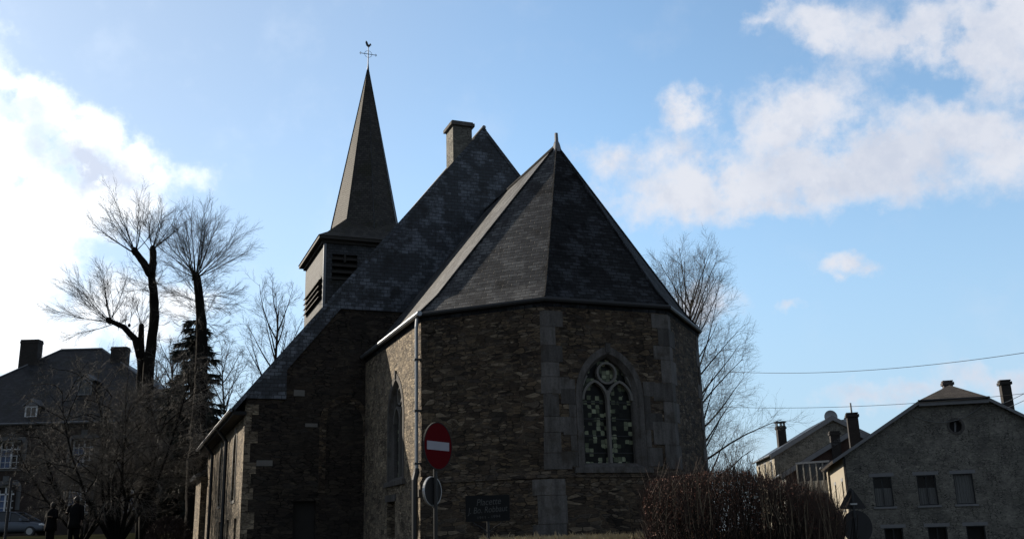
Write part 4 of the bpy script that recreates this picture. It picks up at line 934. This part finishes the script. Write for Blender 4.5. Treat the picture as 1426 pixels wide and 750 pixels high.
chimney(Rf, 1.6, 2.4, 6.0, 7.0, 6.8, 11.2, M['brick_black'], pots=0)
m = MB(); 
for x in (1.65, 2.05, 2.35): m.box(x - .05, x + .05, 6.1, 6.9, 11.27, 11.6)
m.box(1.5, 2.5, 5.9, 7.1, 11.6, 11.7); m.build('chimney_cover', M['dark_metal'], Rf)
Hg, Rg, hw2, s2, zt2, W2 = simple_house(1182, 599, 1088, 660, 76, 12, 'lower red brick house with shallow grey roof between the stone houses of the row', M['brick_red'], M['plaster2'], M['roof_grey'], right=.6, nwin=4, ang=-10)
chimney(Rg, 3.6, 4.3, -.3, .35, 5.9, 8.6, M['brick_black'])
Hh, Rh, hw3, s3, zt3, W3 = simple_house(1233, 592, 1146, 650, 70.9, 4.5, 'narrow house with dark slate roof joined to the back of the far right house', M['stone_house'], M['plaster'], M['slate_house'], right=.5, nwin=1)
# dark roof block behind
p = at(1191, 745, 100); bk = empty('outbuilding', (p.x, 100, 0), -10, 'dark slate roof block showing behind the gable with two dishes', 'building')
zt_ = at(1191, 583, 100).z
m = MB(); m.box(-1.6, 1.3, 0, 4, -1, zt_ - .8); m.build('wall', M['brick_black'], bk)
m = MB(); m.slab([(-1.7, -.1, zt_), (-1.7, 4.1, zt_), (.9, 4.1, zt_ - .05), (.9, -.1, zt_ - .05)], .9); m.slab([(.9, -.1, zt_ - .05), (.9, 4.1, zt_ - .05), (3.0, 4.1, zt_ - 4), (3.0, -.1, zt_ - 4)], .5); m.build('roof', M['slate_house'], bk)
# glazed bow balcony on the street front
vb = at(1133, 660, 72.5)
ver = empty('balcony', (vb.x, vb.y, vb.z - 1.2), -40, 'white glazed balcony catching sun on the street front of the row', 'balcony')
m = MB(); m.box(-1.3, 1.3, 0, 1.8, -.15, 0); m.build('floor', M['lintel'], ver)
m = MB(); m.box(-1.3, 1.3, -.05, 1.8, 2.0, 2.14); m.build('roof', M['zinc'], ver)
for x in (-1.25, -.75, -.25, .25, .75, 1.25):
    m = MB(); m.box(x - .05, x + .05, 0, .08, 0, 2.0); m.build('post', M['plaster2'], ver)
m = MB(); m.box(-1.25, 1.25, .02, .06, .0, .75); m.build('panel', M['plaster2'], ver)
m = MB(); m.add([(-1.25, .04, .75), (1.25, .04, .75), (1.25, .04, 2), (-1.25, .04, 2)], [(0, 1, 2, 3)]); m.build('glass', M['glass'], ver)
# satellite dishes
def dish(px_, py_, Y, r, label):
    p = at(px_, py_, Y); o = empty('satellite_dish', (p.x, p.y, p.z), 0, label, 'satellite dish'); v = []; f = []
    n, k_ = 20, 5; m = MB()
    for i in range(k_ + 1):
        for j in range(n): a = 2 * math.pi * j / n; rr_ = r * i / k_; v.append((rr_ * math.cos(a), -.3 * (rr_ / r) ** 2 * r + .15, rr_ * math.sin(a)))
    for i in range(k_):
        for j in range(n): f.append((i * n + j, i * n + (j + 1) % n, (i + 1) * n + (j + 1) % n, (i + 1) * n + j))
    m.add(v, f); m.tf = lambda q_: (q_[0], q_[1] + .02, q_[2]); m.add(v, f); d = m.build('reflector', plain('dish_grey', (.36, .38, .40), .5, var=.05), o, smooth=True)
    m = MB(); m.tube([(0, .1, -.1), (0, .4, -.35), (0, .4, -r - .5)], .03, 6); m.tube([(0, .1, -r * .9), (0, -r * .9, -.1)], .015, 5); m.build('bracket', M['dark_metal'], o)
dish(1157, 580, 90.8, .62, 'larger pale satellite dish on the peak of the farthest gable')
dish(1182, 585, 91.5, .48, 'smaller satellite dish right of the farthest gable peak')

# ------------------------------------------------------------------ manor on the left
MY = 70.0; MA = 0
mo = at(262, 700, MY); ml_ = -44.5; mr_ = mo.x + .2; mg = 2.3
man = empty('manor_house', (ml_, MY, mg), 0, 'dark brick manor with tall hipped slate roof and white arched windows behind the garden trees', 'house')
mw = mr_ - ml_; mez = at(60, 590, MY).z - mg
def mxs(px_): return at(px_, 640, MY).x - ml_
def awin(c, w, z0, z1): return arch(c, w / 2, z0, z1 - .28, .28, 5)
U0, U1 = at(15, 652, MY).z - mg, at(15, 613, MY).z - mg; L0, L1 = at(8, 716, MY).z - mg, at(8, 675, MY).z - mg
cs = [mxs(14), mxs(64), mxs(115), mxs(163), mxs(196)]
wins = [(c, 1.62, U0, U1) for c in (cs[0] - 4.2, cs[0], cs[1] + 0, cs[2], cs[3] + .8)] + [(c, 1.62, L0, L1) for c in (cs[0] - 4.2, cs[0] - .1, cs[2], cs[4])]
wins = [w for w in wins if abs(w[0] - cs[1]) > .1]
m = MB(); m.panel([(0, -1), (mw, -1), (mw, mez), (0, mez)], [awin(*w) for w in wins], depth=.3)
m.tf = fr(mw, 0, 90); m.panel([(0, -1), (12, -1), (12, mez), (0, mez)]); m.tf = fr(0, 12, -90); m.panel([(0, -1), (12, -1), (12, mez), (0, mez)]); m.tf = fr(mw, 12, 180); m.panel([(0, -1), (mw, -1), (mw, mez), (0, mez)])
m.build('wall', M['brick_dark'], man)
M['curtain_blue'] = plain('blue_blind', (.10, .16, .30), .8, var=.15); M['surround'] = plain('surround_stone', (.12, .125, .13), .85, var=.3, scale=2.5)
for (c, w, z0, z1) in wins:
    m = MB(); o_ = arch(c, w / 2 + .32, z0 + .3, z1 - .28, .62, 5); i_ = arch(c, w / 2, z0 + .3, z1 - .28, .28, 5); n = len(o_)
    m.add([(x, -.03, z) for x, z in o_] + [(x, -.03, z) for x, z in i_] + [(x, .02, z) for x, z in o_], [(j, (j + 1) % n, n + (j + 1) % n, n + j) for j in range(n) if j] + [(j, 2 * n + j, 2 * n + (j + 1) % n, (j + 1) % n) for j in range(n)])
    m.box(c - .22, c + .22, -.09, .0, z1 + .05, z1 + .62); m.tf = None; sr = m.build('window', M['surround'], man)
    T_ = fr(0, 0, 0); m = MB(T_); a_ = arch(c, w / 2 - .05, z0 + .05, z1 - .3, .25, 6); m.ribbon(a_, .10, -.18, -.10, True)
    m.box(c - .06, c + .06, -.18, -.10, z0 + .05, z1 - .1); zt1 = z1 - .62; m.box(c - w / 2 + .08, c + w / 2 - .08, -.18, -.10, zt1 - .05, zt1 + .05)
    for sx in (-.5, .5):
        m.box(c + sx * w / 2 - .018, c + sx * w / 2 + .018, -.17, -.12, z0 + .1, z1 - .35)
        for q_ in (1, 2): zq = z0 + (zt1 - z0) * q_ / 3; m.box(c + min(0, sx) * w + .06 * (sx > 0), c + max(0, sx) * w - .06 * (sx < 0), -.17, -.12, zq - .018, zq + .018)
    m.build('frame', M['white'], sr)
    m = MB(T_); m.add([(x, -.14, z) for x, z in a_], [tuple(range(len(a_)))]); m.build('glass', M['glass_clear'], sr)
    m = MB(T_); m.box(c - w / 2 - .05, c + w / 2 + .05, -.35, -.3, z0, z1 + .1); m.build('room', M['dark'], sr)
    m = MB(T_); m.add([(c - w / 2 + .1, -.2, z0), (c - .06, -.2, z0), (c - .06, -.2, zt1), (c - w / 2 + .1, -.2, zt1)], [(0, 1, 2, 3)]); m.build('blind', M['curtain_blue'], sr)
    m = MB(T_); m.box(c - w / 2 - .15, c + w / 2 + .15, -.1, .1, z0 - .14, z0 - .003); m.build('sill', M['lintel'], sr)
ra, rb = at(85, 487, MY + 6), at(142, 490, MY + 6); rzm = ra.z - mg; x0, x1 = ra.x - ml_, rb.x - ml_; o_ = .5
m = MB(); E_ = [(-o_, -o_, mez), (mw + o_, -o_, mez), (mw + o_, 12 + o_, mez), (-o_, 12 + o_, mez), (x0, 6, rzm), (x1, 6, rzm)]
m.add(E_, [(0, 1, 5, 4), (1, 2, 5), (2, 3, 4, 5), (3, 0, 4), (3, 2, 1, 0)]); mrf = m.build('roof', M['slate_house'], man)
m = MB(); m.tube([E_[4], E_[5]], .1, 6)
for a_, b_ in ((0, 4), (1, 5)): m.tube([E_[a_], E_[b_]], .07, 5)
m.build('ridge_capping', M['lead'], mrf)
m = MB(); m.box(-.2, mw + .2, -.2, 0, mez - .35, mez - .02); m.build('cornice', M['dark_wood'], man)
m = MB(); m.tube([(-o_, -o_ - .05, mez), (mw + o_, -o_ - .05, mez)], .09, 6); m.build('gutter', M['lead'], mrf)
c1a, c1b, c2a, c2b = at(33, 470, MY + 5), at(62, 470, MY + 5), at(158, 480, MY + 5), at(182, 480, MY + 5)
chimney(mrf, c1a.x - ml_, c1b.x - ml_ - .25, 4.6, 5.4, mez + 1.5, c1a.z - mg - .3, M['brick_black'], cap=.03)
chimney(mrf, c2a.x - ml_, c2b.x - ml_ - .15, 4.6, 5.4, mez + 1.5, c2a.z - mg - .3, M['brick_black'], cap=.03)
def dormer(px_, zb, w, hh, y):
    x = at(px_, 570, MY + y).x - ml_; m = MB(); m.box(x - w / 2, x + w / 2, y, y + 2.2, zb, zb + hh); d = m.build('dormer', M['slate_house'], mrf)
    m = MB(); m.slab([(x - w / 2 - .18, y - .2, zb + hh - .05), (x - w / 2 - .18, y + 2.6, zb + hh - .05), (x, y + 2.6, zb + hh + .5), (x, y - .2, zb + hh + .5)], .07); m.slab([(x + w / 2 + .18, y - .2, zb + hh - .05), (x + w / 2 + .18, y + 2.6, zb + hh - .05), (x, y + 2.6, zb + hh + .5), (x, y - .2, zb + hh + .5)], .07)
    m.tf = fr(0, 0, 0); m.add([(x - w / 2, -y + .05, zb + hh - .05), (x + w / 2, -y + .05, zb + hh - .05), (x, -y + .05, zb + hh + .42)], [(0, 1, 2)]); m.build('dormer_roof', M['lead'], d)
    m = MB(fr(0, y, 0)); x0, x1 = x - w / 2 + .03, x + w / 2 - .03; z0, z1 = zb + .15, zb + hh - .08
    m.box(x0, x0 + .1, .003, .06, z0, z1); m.box(x1 - .1, x1, .003, .06, z0, z1); m.box(x0 + .1, x1 - .1, .003, .06, z0, z0 + .1); m.box(x0 + .1, x1 - .1, .003, .06, z1 - .1, z1); m.box(x - .03, x + .03, .003, .05, z0 + .1, z1 - .1); m.build('dormer_window', M['white'] if px_ < 100 else M['lead'], d)
    m = MB(fr(0, y, 0)); m.add([(x0, .02, z0), (x1, .02, z0), (x1, .02, z1), (x0, .02, z1)], [(0, 1, 2, 3)]); m.build('dormer_glass', M['curtain'] if px_ < 100 else M['glass'], d)
dormer(44, mez + .35, .95, 1.05, .1); dormer(116, mez + 2.1, 1.1, 1.3, 1.6)

# ------------------------------------------------------------------ car
def car():
    n0 = at(70, 735, 62); g = H(n0.x - 2, 62) + .0; L = 4.45
    c = empty('parked_car', (n0.x - L, 62, g), 0, 'silver grey hatchback parked in front of the manor, nose to the right', 'car')
    paint, t, b = mat_new('silver_paint'); b.inputs['Base Color'].default_value = (.085, .10, .125, 1); b.inputs['Metallic'].default_value = .6; b.inputs['Roughness'].default_value = .3
    st = [(0, .35, .78, .62), (.12, .30, .98, .74), (.5, .24, 1.02, .82), (1.2, .22, 1.02, .85), (2.2, .22, 1.0, .86), (3.1, .22, .98, .85), (3.55, .22, .92, .83), (4.0, .24, .84, .78), (4.3, .28, .72, .68), (4.45, .34, .58, .52)]
    m = MB(); v = []
    for x, zb, zt, w in st: v += [(x, -w, zb + .08), (x, -w * .92, zb), (x, w * .92, zb), (x, w, zb + .08), (x, w * 1.0, zt - .15), (x, w * .9, zt), (x, -w * .9, zt), (x, -w * 1.0, zt - .15)]
    f = [(i * 8 + k_, i * 8 + (k_ + 1) % 8, (i + 1) * 8 + (k_ + 1) % 8, (i + 1) * 8 + k_) for i in range(len(st) - 1) for k_ in range(8)] + [tuple(range(8))[::-1], tuple(range(len(st) * 8 - 8, len(st) * 8))]
    m.add(v, f); body = m.build('body', paint, c, smooth=True, recalc=True); md = body.modifiers.new('s', 'SUBSURF'); md.levels = md.render_levels = 2
    gs = [(.15, 1.0, .70, .3), (.45, 1.38, .62, .3), (1.1, 1.50, .60, .3), (1.9, 1.52, .60, .3), (2.5, 1.44, .60, .3), (3.45, .95, .70, .3)]
    m = MB(); v = []
    for x, zt, w, q_ in gs: v += [(x, -.76, .93), (x, .76, .93), (x, w, zt), (x, -w, zt)]
    m.add(v, [(i * 4 + k_, i * 4 + (k_ + 1) % 4, (i + 1) * 4 + (k_ + 1) % 4, (i + 1) * 4 + k_) for i in range(5) for k_ in range(4)] + [(0, 1, 2, 3), (20, 23, 22, 21)]); m.build('side_glass', M['glass'], c, recalc=True)
    m = MB(); P = [(.15, 1.0), (.45, 1.38), (1.1, 1.50), (1.9, 1.52), (2.5, 1.44), (3.45, .95)]; wv_ = [.70, .62, .60, .60, .60, .70]
    for s_ in (-1, 1): m.tube([(p[0], s_ * w_ * 1.0, p[1]) for p, w_ in zip(P, wv_)], .045, 6)
    for i in (1, 2, 3): m.add([(P[i][0], -.62, P[i][1] + .03), (P[i][0], .62, P[i][1] + .03), (P[i + 1][0], .62, P[i + 1][1] + .03), (P[i + 1][0], -.62, P[i + 1][1] + .03)], [(0, 1, 2, 3)])
    for x, zt_ in ((1.25, 1.49), (2.25, 1.47)):
        m.tube([(x, -.775, .95), (x - .05, -.62, zt_)], .035, 6)
    m.build('roof_frame', paint, c, recalc=True)
    for x in (.85, 3.6):
        for s_ in (-1, 1):
            m = MB(); m.tube([(x, s_ * .68, .31), (x, s_ * .89, .31)], .31, 20); wl = m.build('wheel', M['dark_metal'], c); m = MB(); m.tube([(x, s_ * .885, .31), (x, s_ * .90, .31)], .2, 12); m.build('rim', M['galv'], wl)
    for s_ in (-1, 1):
        m = MB(); m.tube([(4.05, s_ * .70, .70), (4.2, s_ * .66, .69), (4.36, s_ * .52, .64)], [.05, .085, .05], 8); m.build('headlight', M['white'], c)
        m = MB(); m.tube([(3.0, s_ * .85, 1.0), (3.02, s_ * 1.0, 1.03)], [.05, .08], 8); m.build('mirror', paint, c)
car()

# ------------------------------------------------------------------ people
def person(px_, ytop, Y, hgt, label, seed, turn, arm):
    p = at(px_, ytop, Y); g = p.z - hgt; T = empty('person', (p.x, p.y, g), turn, label, 'person'); s_ = hgt / 1.75
    V = []; E = []; Rd = []
    def v(x, y, z, r, par=None):
        V.append((x * s_, y * s_, z * s_)); Rd.append(r * s_)
        if par is not None: E.append((par, len(V) - 1))
        return len(V) - 1
    pel = v(0, 0, .95, .15); wst = v(0, 0, 1.1, .135, pel); chs = v(0, 0, 1.3, .16, wst); shl = v(0, .01, 1.42, .12, chs); nk = v(0, 0, 1.5, .058, shl); hd = v(0, -.01, 1.60, .085, nk); tp = v(0, 0, 1.69, .075, hd)
    for sx in (-1, 1):
        h_ = v(sx * .10, 0, .86, .10, pel); k_ = v(sx * .11, -.01, .50, .07, h_); a_ = v(sx * .11, .02, .10, .048, k_); v(sx * .12, -.12, .04, .04, a_)
        s1 = v(sx * .19, 0, 1.39, .07, shl)
        if sx == arm: e_ = v(sx * .30, -.02, 1.14, .052, s1); w_ = v(sx * .24, -.24, 1.16, .035, e_); d = Vector((-sx * .1, -.9, .1)).normalized()
        else: e_ = v(sx * .25, .02, 1.12, .052, s1); w_ = v(sx * .25, -.06, .88, .035, e_); d = Vector((0, -.1, -1)).normalized()
        wp = Vector(V[w_]) / s_; pm = wp + d * .08; pi_ = v(*pm, .03, w_)
        sd_ = Vector((1, 0, 0))
        for j in range(4):
            b0 = pm + sd_ * (j - 1.5) * .019 + d * .03; f1 = v(*b0, .009, pi_); b1 = b0 + d * (.045, .055, .05, .035)[j] + Vector((0, -.012, -.006)); v(*b1, .008, f1)
        f1 = v(*(pm + Vector((-sx * .04, -.01, 0))), .010, pi_); v(*(pm + Vector((-sx * .05, -.02, 0)) + d * .035), .009, f1)
    me = bpy.data.meshes.new('body'); me.from_pydata(V, E, []); o = bpy.data.objects.new('body', me); col.objects.link(o); o.parent = T
    sk = o.modifiers.new('skin', 'SKIN'); sk.use_smooth_shade = True
    for i, r in enumerate(Rd): me.skin_vertices[0].data[i].radius = (r, r * .85); me.skin_vertices[0].data[i].use_root = i == 0
    sb = o.modifiers.new('sub', 'SUBSURF'); sb.levels = sb.render_levels = 2
    me.materials.append(M['skin'])
    # coat and trousers as garments around the body
    m = MB(); m.tube([(0, 0, .62 * s_), (0, 0, .8 * s_), (0, 0, 1.08 * s_), (0, 0, 1.32 * s_), (0, .005, 1.44 * s_), (0, 0, 1.52 * s_)], [.235 * s_, .225 * s_, .19 * s_, .215 * s_, .15 * s_, .075 * s_], 16)
    for sx in (-1, 1):
        e_ = (sx * .30, -.02, 1.14) if sx == arm else (sx * .25, .02, 1.12); w_ = (sx * .245, -.22, 1.16) if sx == arm else (sx * .25, -.05, .90)
        m.tube([(sx * .12 * s_, 0, 1.40 * s_), (sx * .20 * s_, 0, 1.38 * s_), tuple(q * s_ for q in e_), tuple(q * s_ for q in w_)], [.09 * s_, .085 * s_, .068 * s_, .05 * s_], 10)
    m.build('coat', M['cloth'], T, smooth=True)
    m = MB()
    for sx in (-1, 1): m.tube([(sx * .09 * s_, 0, .92 * s_), (sx * .11 * s_, -.01, .50 * s_), (sx * .11 * s_, .02, .09 * s_)], [.12 * s_, .09 * s_, .075 * s_], 10)
    m.build('trousers', M['cloth'], T, smooth=True)
    m = MB(); m.tube([(0, .025 * s_, 1.52 * s_), (0, .03 * s_, 1.6 * s_), (0, .02 * s_, 1.69 * s_), (0, .01 * s_, 1.765 * s_)], [.08 * s_, .108 * s_, .105 * s_, .03 * s_], 12); m.build('hair', M['hair'], T, smooth=True)
    m = MB()
    for sx in (-1, 1): m.tube([(sx * .033 * s_, -.083 * s_, 1.625 * s_), (sx * .033 * s_, -.095 * s_, 1.625 * s_)], .010 * s_, 6)
    m.tube([(0, -.085 * s_, 1.62 * s_), (0, -.115 * s_, 1.585 * s_), (0, -.09 * s_, 1.578 * s_)], [.008 * s_, .014 * s_, .008 * s_], 6); m.tube([(-.025 * s_, -.088 * s_, 1.548 * s_), (.025 * s_, -.088 * s_, 1.548 * s_)], .007 * s_, 5); m.build('face', M['skin'], T)
M['skin'] = plain('skin', (.12, .075, .055), .6, var=.05); M['cloth'] = plain('dark_cloth', (.007, .007, .008), .95, var=.3, scale=5, spec=.1); M['hair'] = plain('dark_hair', (.012, .009, .007), .7)
person(107, 691, 37, 1.76, 'taller person in a long dark coat with one arm bent, before the manor', 1, 12, -1)
person(74, 699, 39, 1.66, 'shorter person in dark clothes standing in front of the car bonnet', 2, -20, 1)

# ------------------------------------------------------------------ signs, posts and cables
rx = random.Random(9)
M['post_grey'] = plain('post_grey', (.014, .0145, .015), .45, .3, .2); M['sign_red'] = plain('sign_red', (.085, .005, .008), .9, var=.12, scale=5, spec=.04); M['sign_white'] = plain('sign_white', (.30, .31, .36), .8, var=.15, scale=6, spec=.1); M['sign_back'] = plain('sign_back', (.014, .0145, .015), .9, .0, var=.2)
def disc(T_, r, z, d0, d1, mat, par, name, n=40):
    m = MB(T_); m.ext([(r * math.cos(2 * math.pi * i / n), z + r * math.sin(2 * math.pi * i / n)) for i in range(n)], d0, d1); return m.build(name, mat, par)
SY = 14.4; p = at(606, 640, SY); gx, gz = p.x, H(p.x, SY)
ns = empty('road_sign', (gx, SY, gz), 58, 'red no entry sign with a white bar on a grey post before the choir wall', 'road sign')
sz = at(613, 620.5, SY).z - gz; sT = fr(0, 0, 0)
m = MB(); m.tube([(0, 0, -.3), (0, 0, sz + .28)], .03, 12); m.build('post', M['post_grey'], ns)
disc(sT, .345, sz, .045, .052, M['sign_back'], ns, 'sign_backing')
fc = disc(sT, .335, sz, .0525, .056, M['sign_red'], ns, 'sign_face')
m = MB(sT); m.ext([(-.27, sz - .062), (.27, sz - .062), (.27, sz + .062), (-.27, sz + .062)], .0565, .0585); m.build('white_bar', M['sign_white'], fc)
m = MB(sT); m.ribbon([(.34 * math.cos(2 * math.pi * i / 40), sz + .34 * math.sin(2 * math.pi * i / 40)) for i in range(40)], .014, .035, .060, True); m.build('rim', M['sign_back'], ns)
for z in (sz - .15, sz + .15):
    m = MB(sT); m.box(-.10, .10, -.035, .043, z - .02, z + .02); m.build('clamp', M['dark_metal'], ns)
sz2 = at(606, 683, SY).z - gz; T2_ = fr(0, 0, 0)
disc(T2_, .20, sz2, -.055, -.045, M['sign_back'], ns, 'round_plate')
m = MB(T2_); m.ribbon([(.205 * math.cos(2 * math.pi * i / 32), sz2 + .205 * math.sin(2 * math.pi * i / 32)) for i in range(32)], .014, -.075, -.04, True); m.build('plate_rim', M['galv'], ns)

# lettered board in front of the choir
BY = 19.8; p = at(679, 707, BY); gz = H(p.x, BY)
bd = empty('name_board', (p.x, BY, gz), -7, 'small dark board with pale lettering on a thin post before the choir', 'sign')
bw_, bh_ = .44, .25; bz_ = p.z - gz
M['board'] = plain('board_black', (.016, .017, .018), .9, var=.2, spec=.1); M['letter'] = plain('letter_paint', (.085, .088, .088), .8, var=.1, spec=.1)
m = MB(); m.box(-bw_, bw_, -.02, .02, bz_ - bh_, bz_ + bh_); bo = m.build('board', M['board'], bd)
m = MB(); m.tube([(0, .03, -.2), (0, .03, bz_ + .1)], .028, 8); m.build('post', M['dark_metal'], bd)
for sx in (-1, 1):
    m = MB(); m.tube([(sx * .30, .0, bz_ - bh_ - .005), (sx * .24, .0, bz_ - bh_ - .06), (sx * .13, .01, bz_ - bh_ - .11), (sx * .02, .02, bz_ - bh_ - .22)], .012, 6); m.build('bracket', M['dark_metal'], bd)
def text(s_, size, x, z, par, T_y, shear=.25, name='lettering', ex=.0015, sx=1.0, wt=.0):
    cu = bpy.data.curves.new(name, 'FONT'); cu.body = s_; cu.size = size; cu.align_x = 'CENTER'; cu.align_y = 'CENTER'; cu.shear = shear; cu.extrude = ex; cu.offset = wt
    o = bpy.data.objects.new(name, cu); me = bpy.data.meshes.new_from_object(o); bpy.data.objects.remove(o); me.name = name
    me.materials.append(M['letter']); o = bpy.data.objects.new(name, me); col.objects.link(o); o.parent = par
    o.location = (x, T_y, z); o.rotation_euler = (R(90), R(-3), 0); o.scale = (sx, 1, 1); return o
text('Placette', .18, .02, bz_ + .12, bo, -.0225, sx=.86); text('J. Bo. Robbaut', .17, .0, bz_ - .03, bo, -.0225, sx=.80); text('1911 - 1994', .075, .02, bz_ - .17, bo, -.0225, shear=0, sx=1.3)

# the two sign backs on one post, right
QY = 25; p = at(1188, 700, QY); gz = H(p.x, QY)
qs = empty('road_sign', (p.x, QY, gz), 8, 'triangular sign above a round sign seen from behind, before the stone house', 'road sign')
m = MB(); zt_ = at(1188, 682, QY).z - gz; m.tube([(0, 0, -.3), (0, 0, zt_)], .03, 10); m.build('post', M['dark_metal'], qs)
zb_, zt_ = at(1188, 708, QY).z - gz, at(1188, 678, QY).z - gz; M['sign_dark'] = plain('sign_dark_back', (.022, .022, .024), .7, .2, var=.3)
m = MB(sT)
def rtri(w, zb, zt, r=.04):
    P = []; C3 = [(-w + r * 1.6, zb + r), (w - r * 1.6, zb + r), (0, zt - r * 2)]
    for i, (cx_, cz_) in enumerate(C3):
        a0 = (-210, -90, 30)[i]
        for j in range(6): a = R(a0 + 120 * j / 5); P.append((cx_ + r * math.cos(a), cz_ + r * math.sin(a)))
    return P
m.ext(rtri(.37, zb_, zt_ + .03), -.05, -.04); m.build('triangle_plate', M['sign_dark'], qs)
disc(fr(.06, 0, 0), .40, at(1188, 733, QY).z - gz, -.05, -.04, M['sign_dark'], qs, 'round_plate')
m = MB(sT)
for z in (zb_ + .12,): m.box(-.09, .09, -.04, .035, z - .02, z + .02)
m.build('clamp', M['galv'], qs)

# thin posts
p = at(8, 740, 33); m = MB(); gz = H(p.x, 33); m.tube([(0, 0, -.2), (0, 0, at(8, 668, 33).z - gz), (0, 0, at(8, 664, 33).z - gz)], [.045, .045, .02], 10); o = m.build('metal_post', M['dark_metal']); o.location = (p.x, 33, gz); tagit(o, 'thin dark metal post standing in front of the parked car', 'post')
p = at(984, 640, 60); gz = H(p.x, 60); up_ = empty('utility_pole', (p.x, 60, gz), 0, 'thin dark pole seen above the hedge beside the choir', 'pole')
m = MB(); m.tube([(0, 0, -.3), (0, 0, at(984, 632, 60).z - gz)], [.11, .08], 10); m.build('pole', M['dark_wood'], up_)
# overhead cables
def cable(a, b_, sag, r, label):
    c = (a + b_) / 2; m = MB(); L = []
    for i in range(33): u = i / 32; q_ = a.lerp(b_, u); L.append((q_.x - c.x, q_.y - c.y, q_.z - c.z - 4 * sag * u * (1 - u)))
    m.tube(L, r, 5); o = m.build('power_line', M['dark_metal']); o.location = c; tagit(o, label, 'cable', None)
cable(at(1000, 516, 62), at(1500, 479, 40), .55, .014, 'upper overhead cable crossing the open sky above the houses')
cable(at(1000, 566, 66), at(1440, 546, 52), .35, .014, 'lower overhead cable passing just behind the half hipped roof')
cable(at(1395, 562, 58.5), at(1560, 462, 34), .2, .016, 'left of two steep cables rising from the right hand chimney')
cable(at(1396, 570, 58.5), at(1560, 476, 34), .2, .016, 'right of two steep cables rising from the right hand chimney')
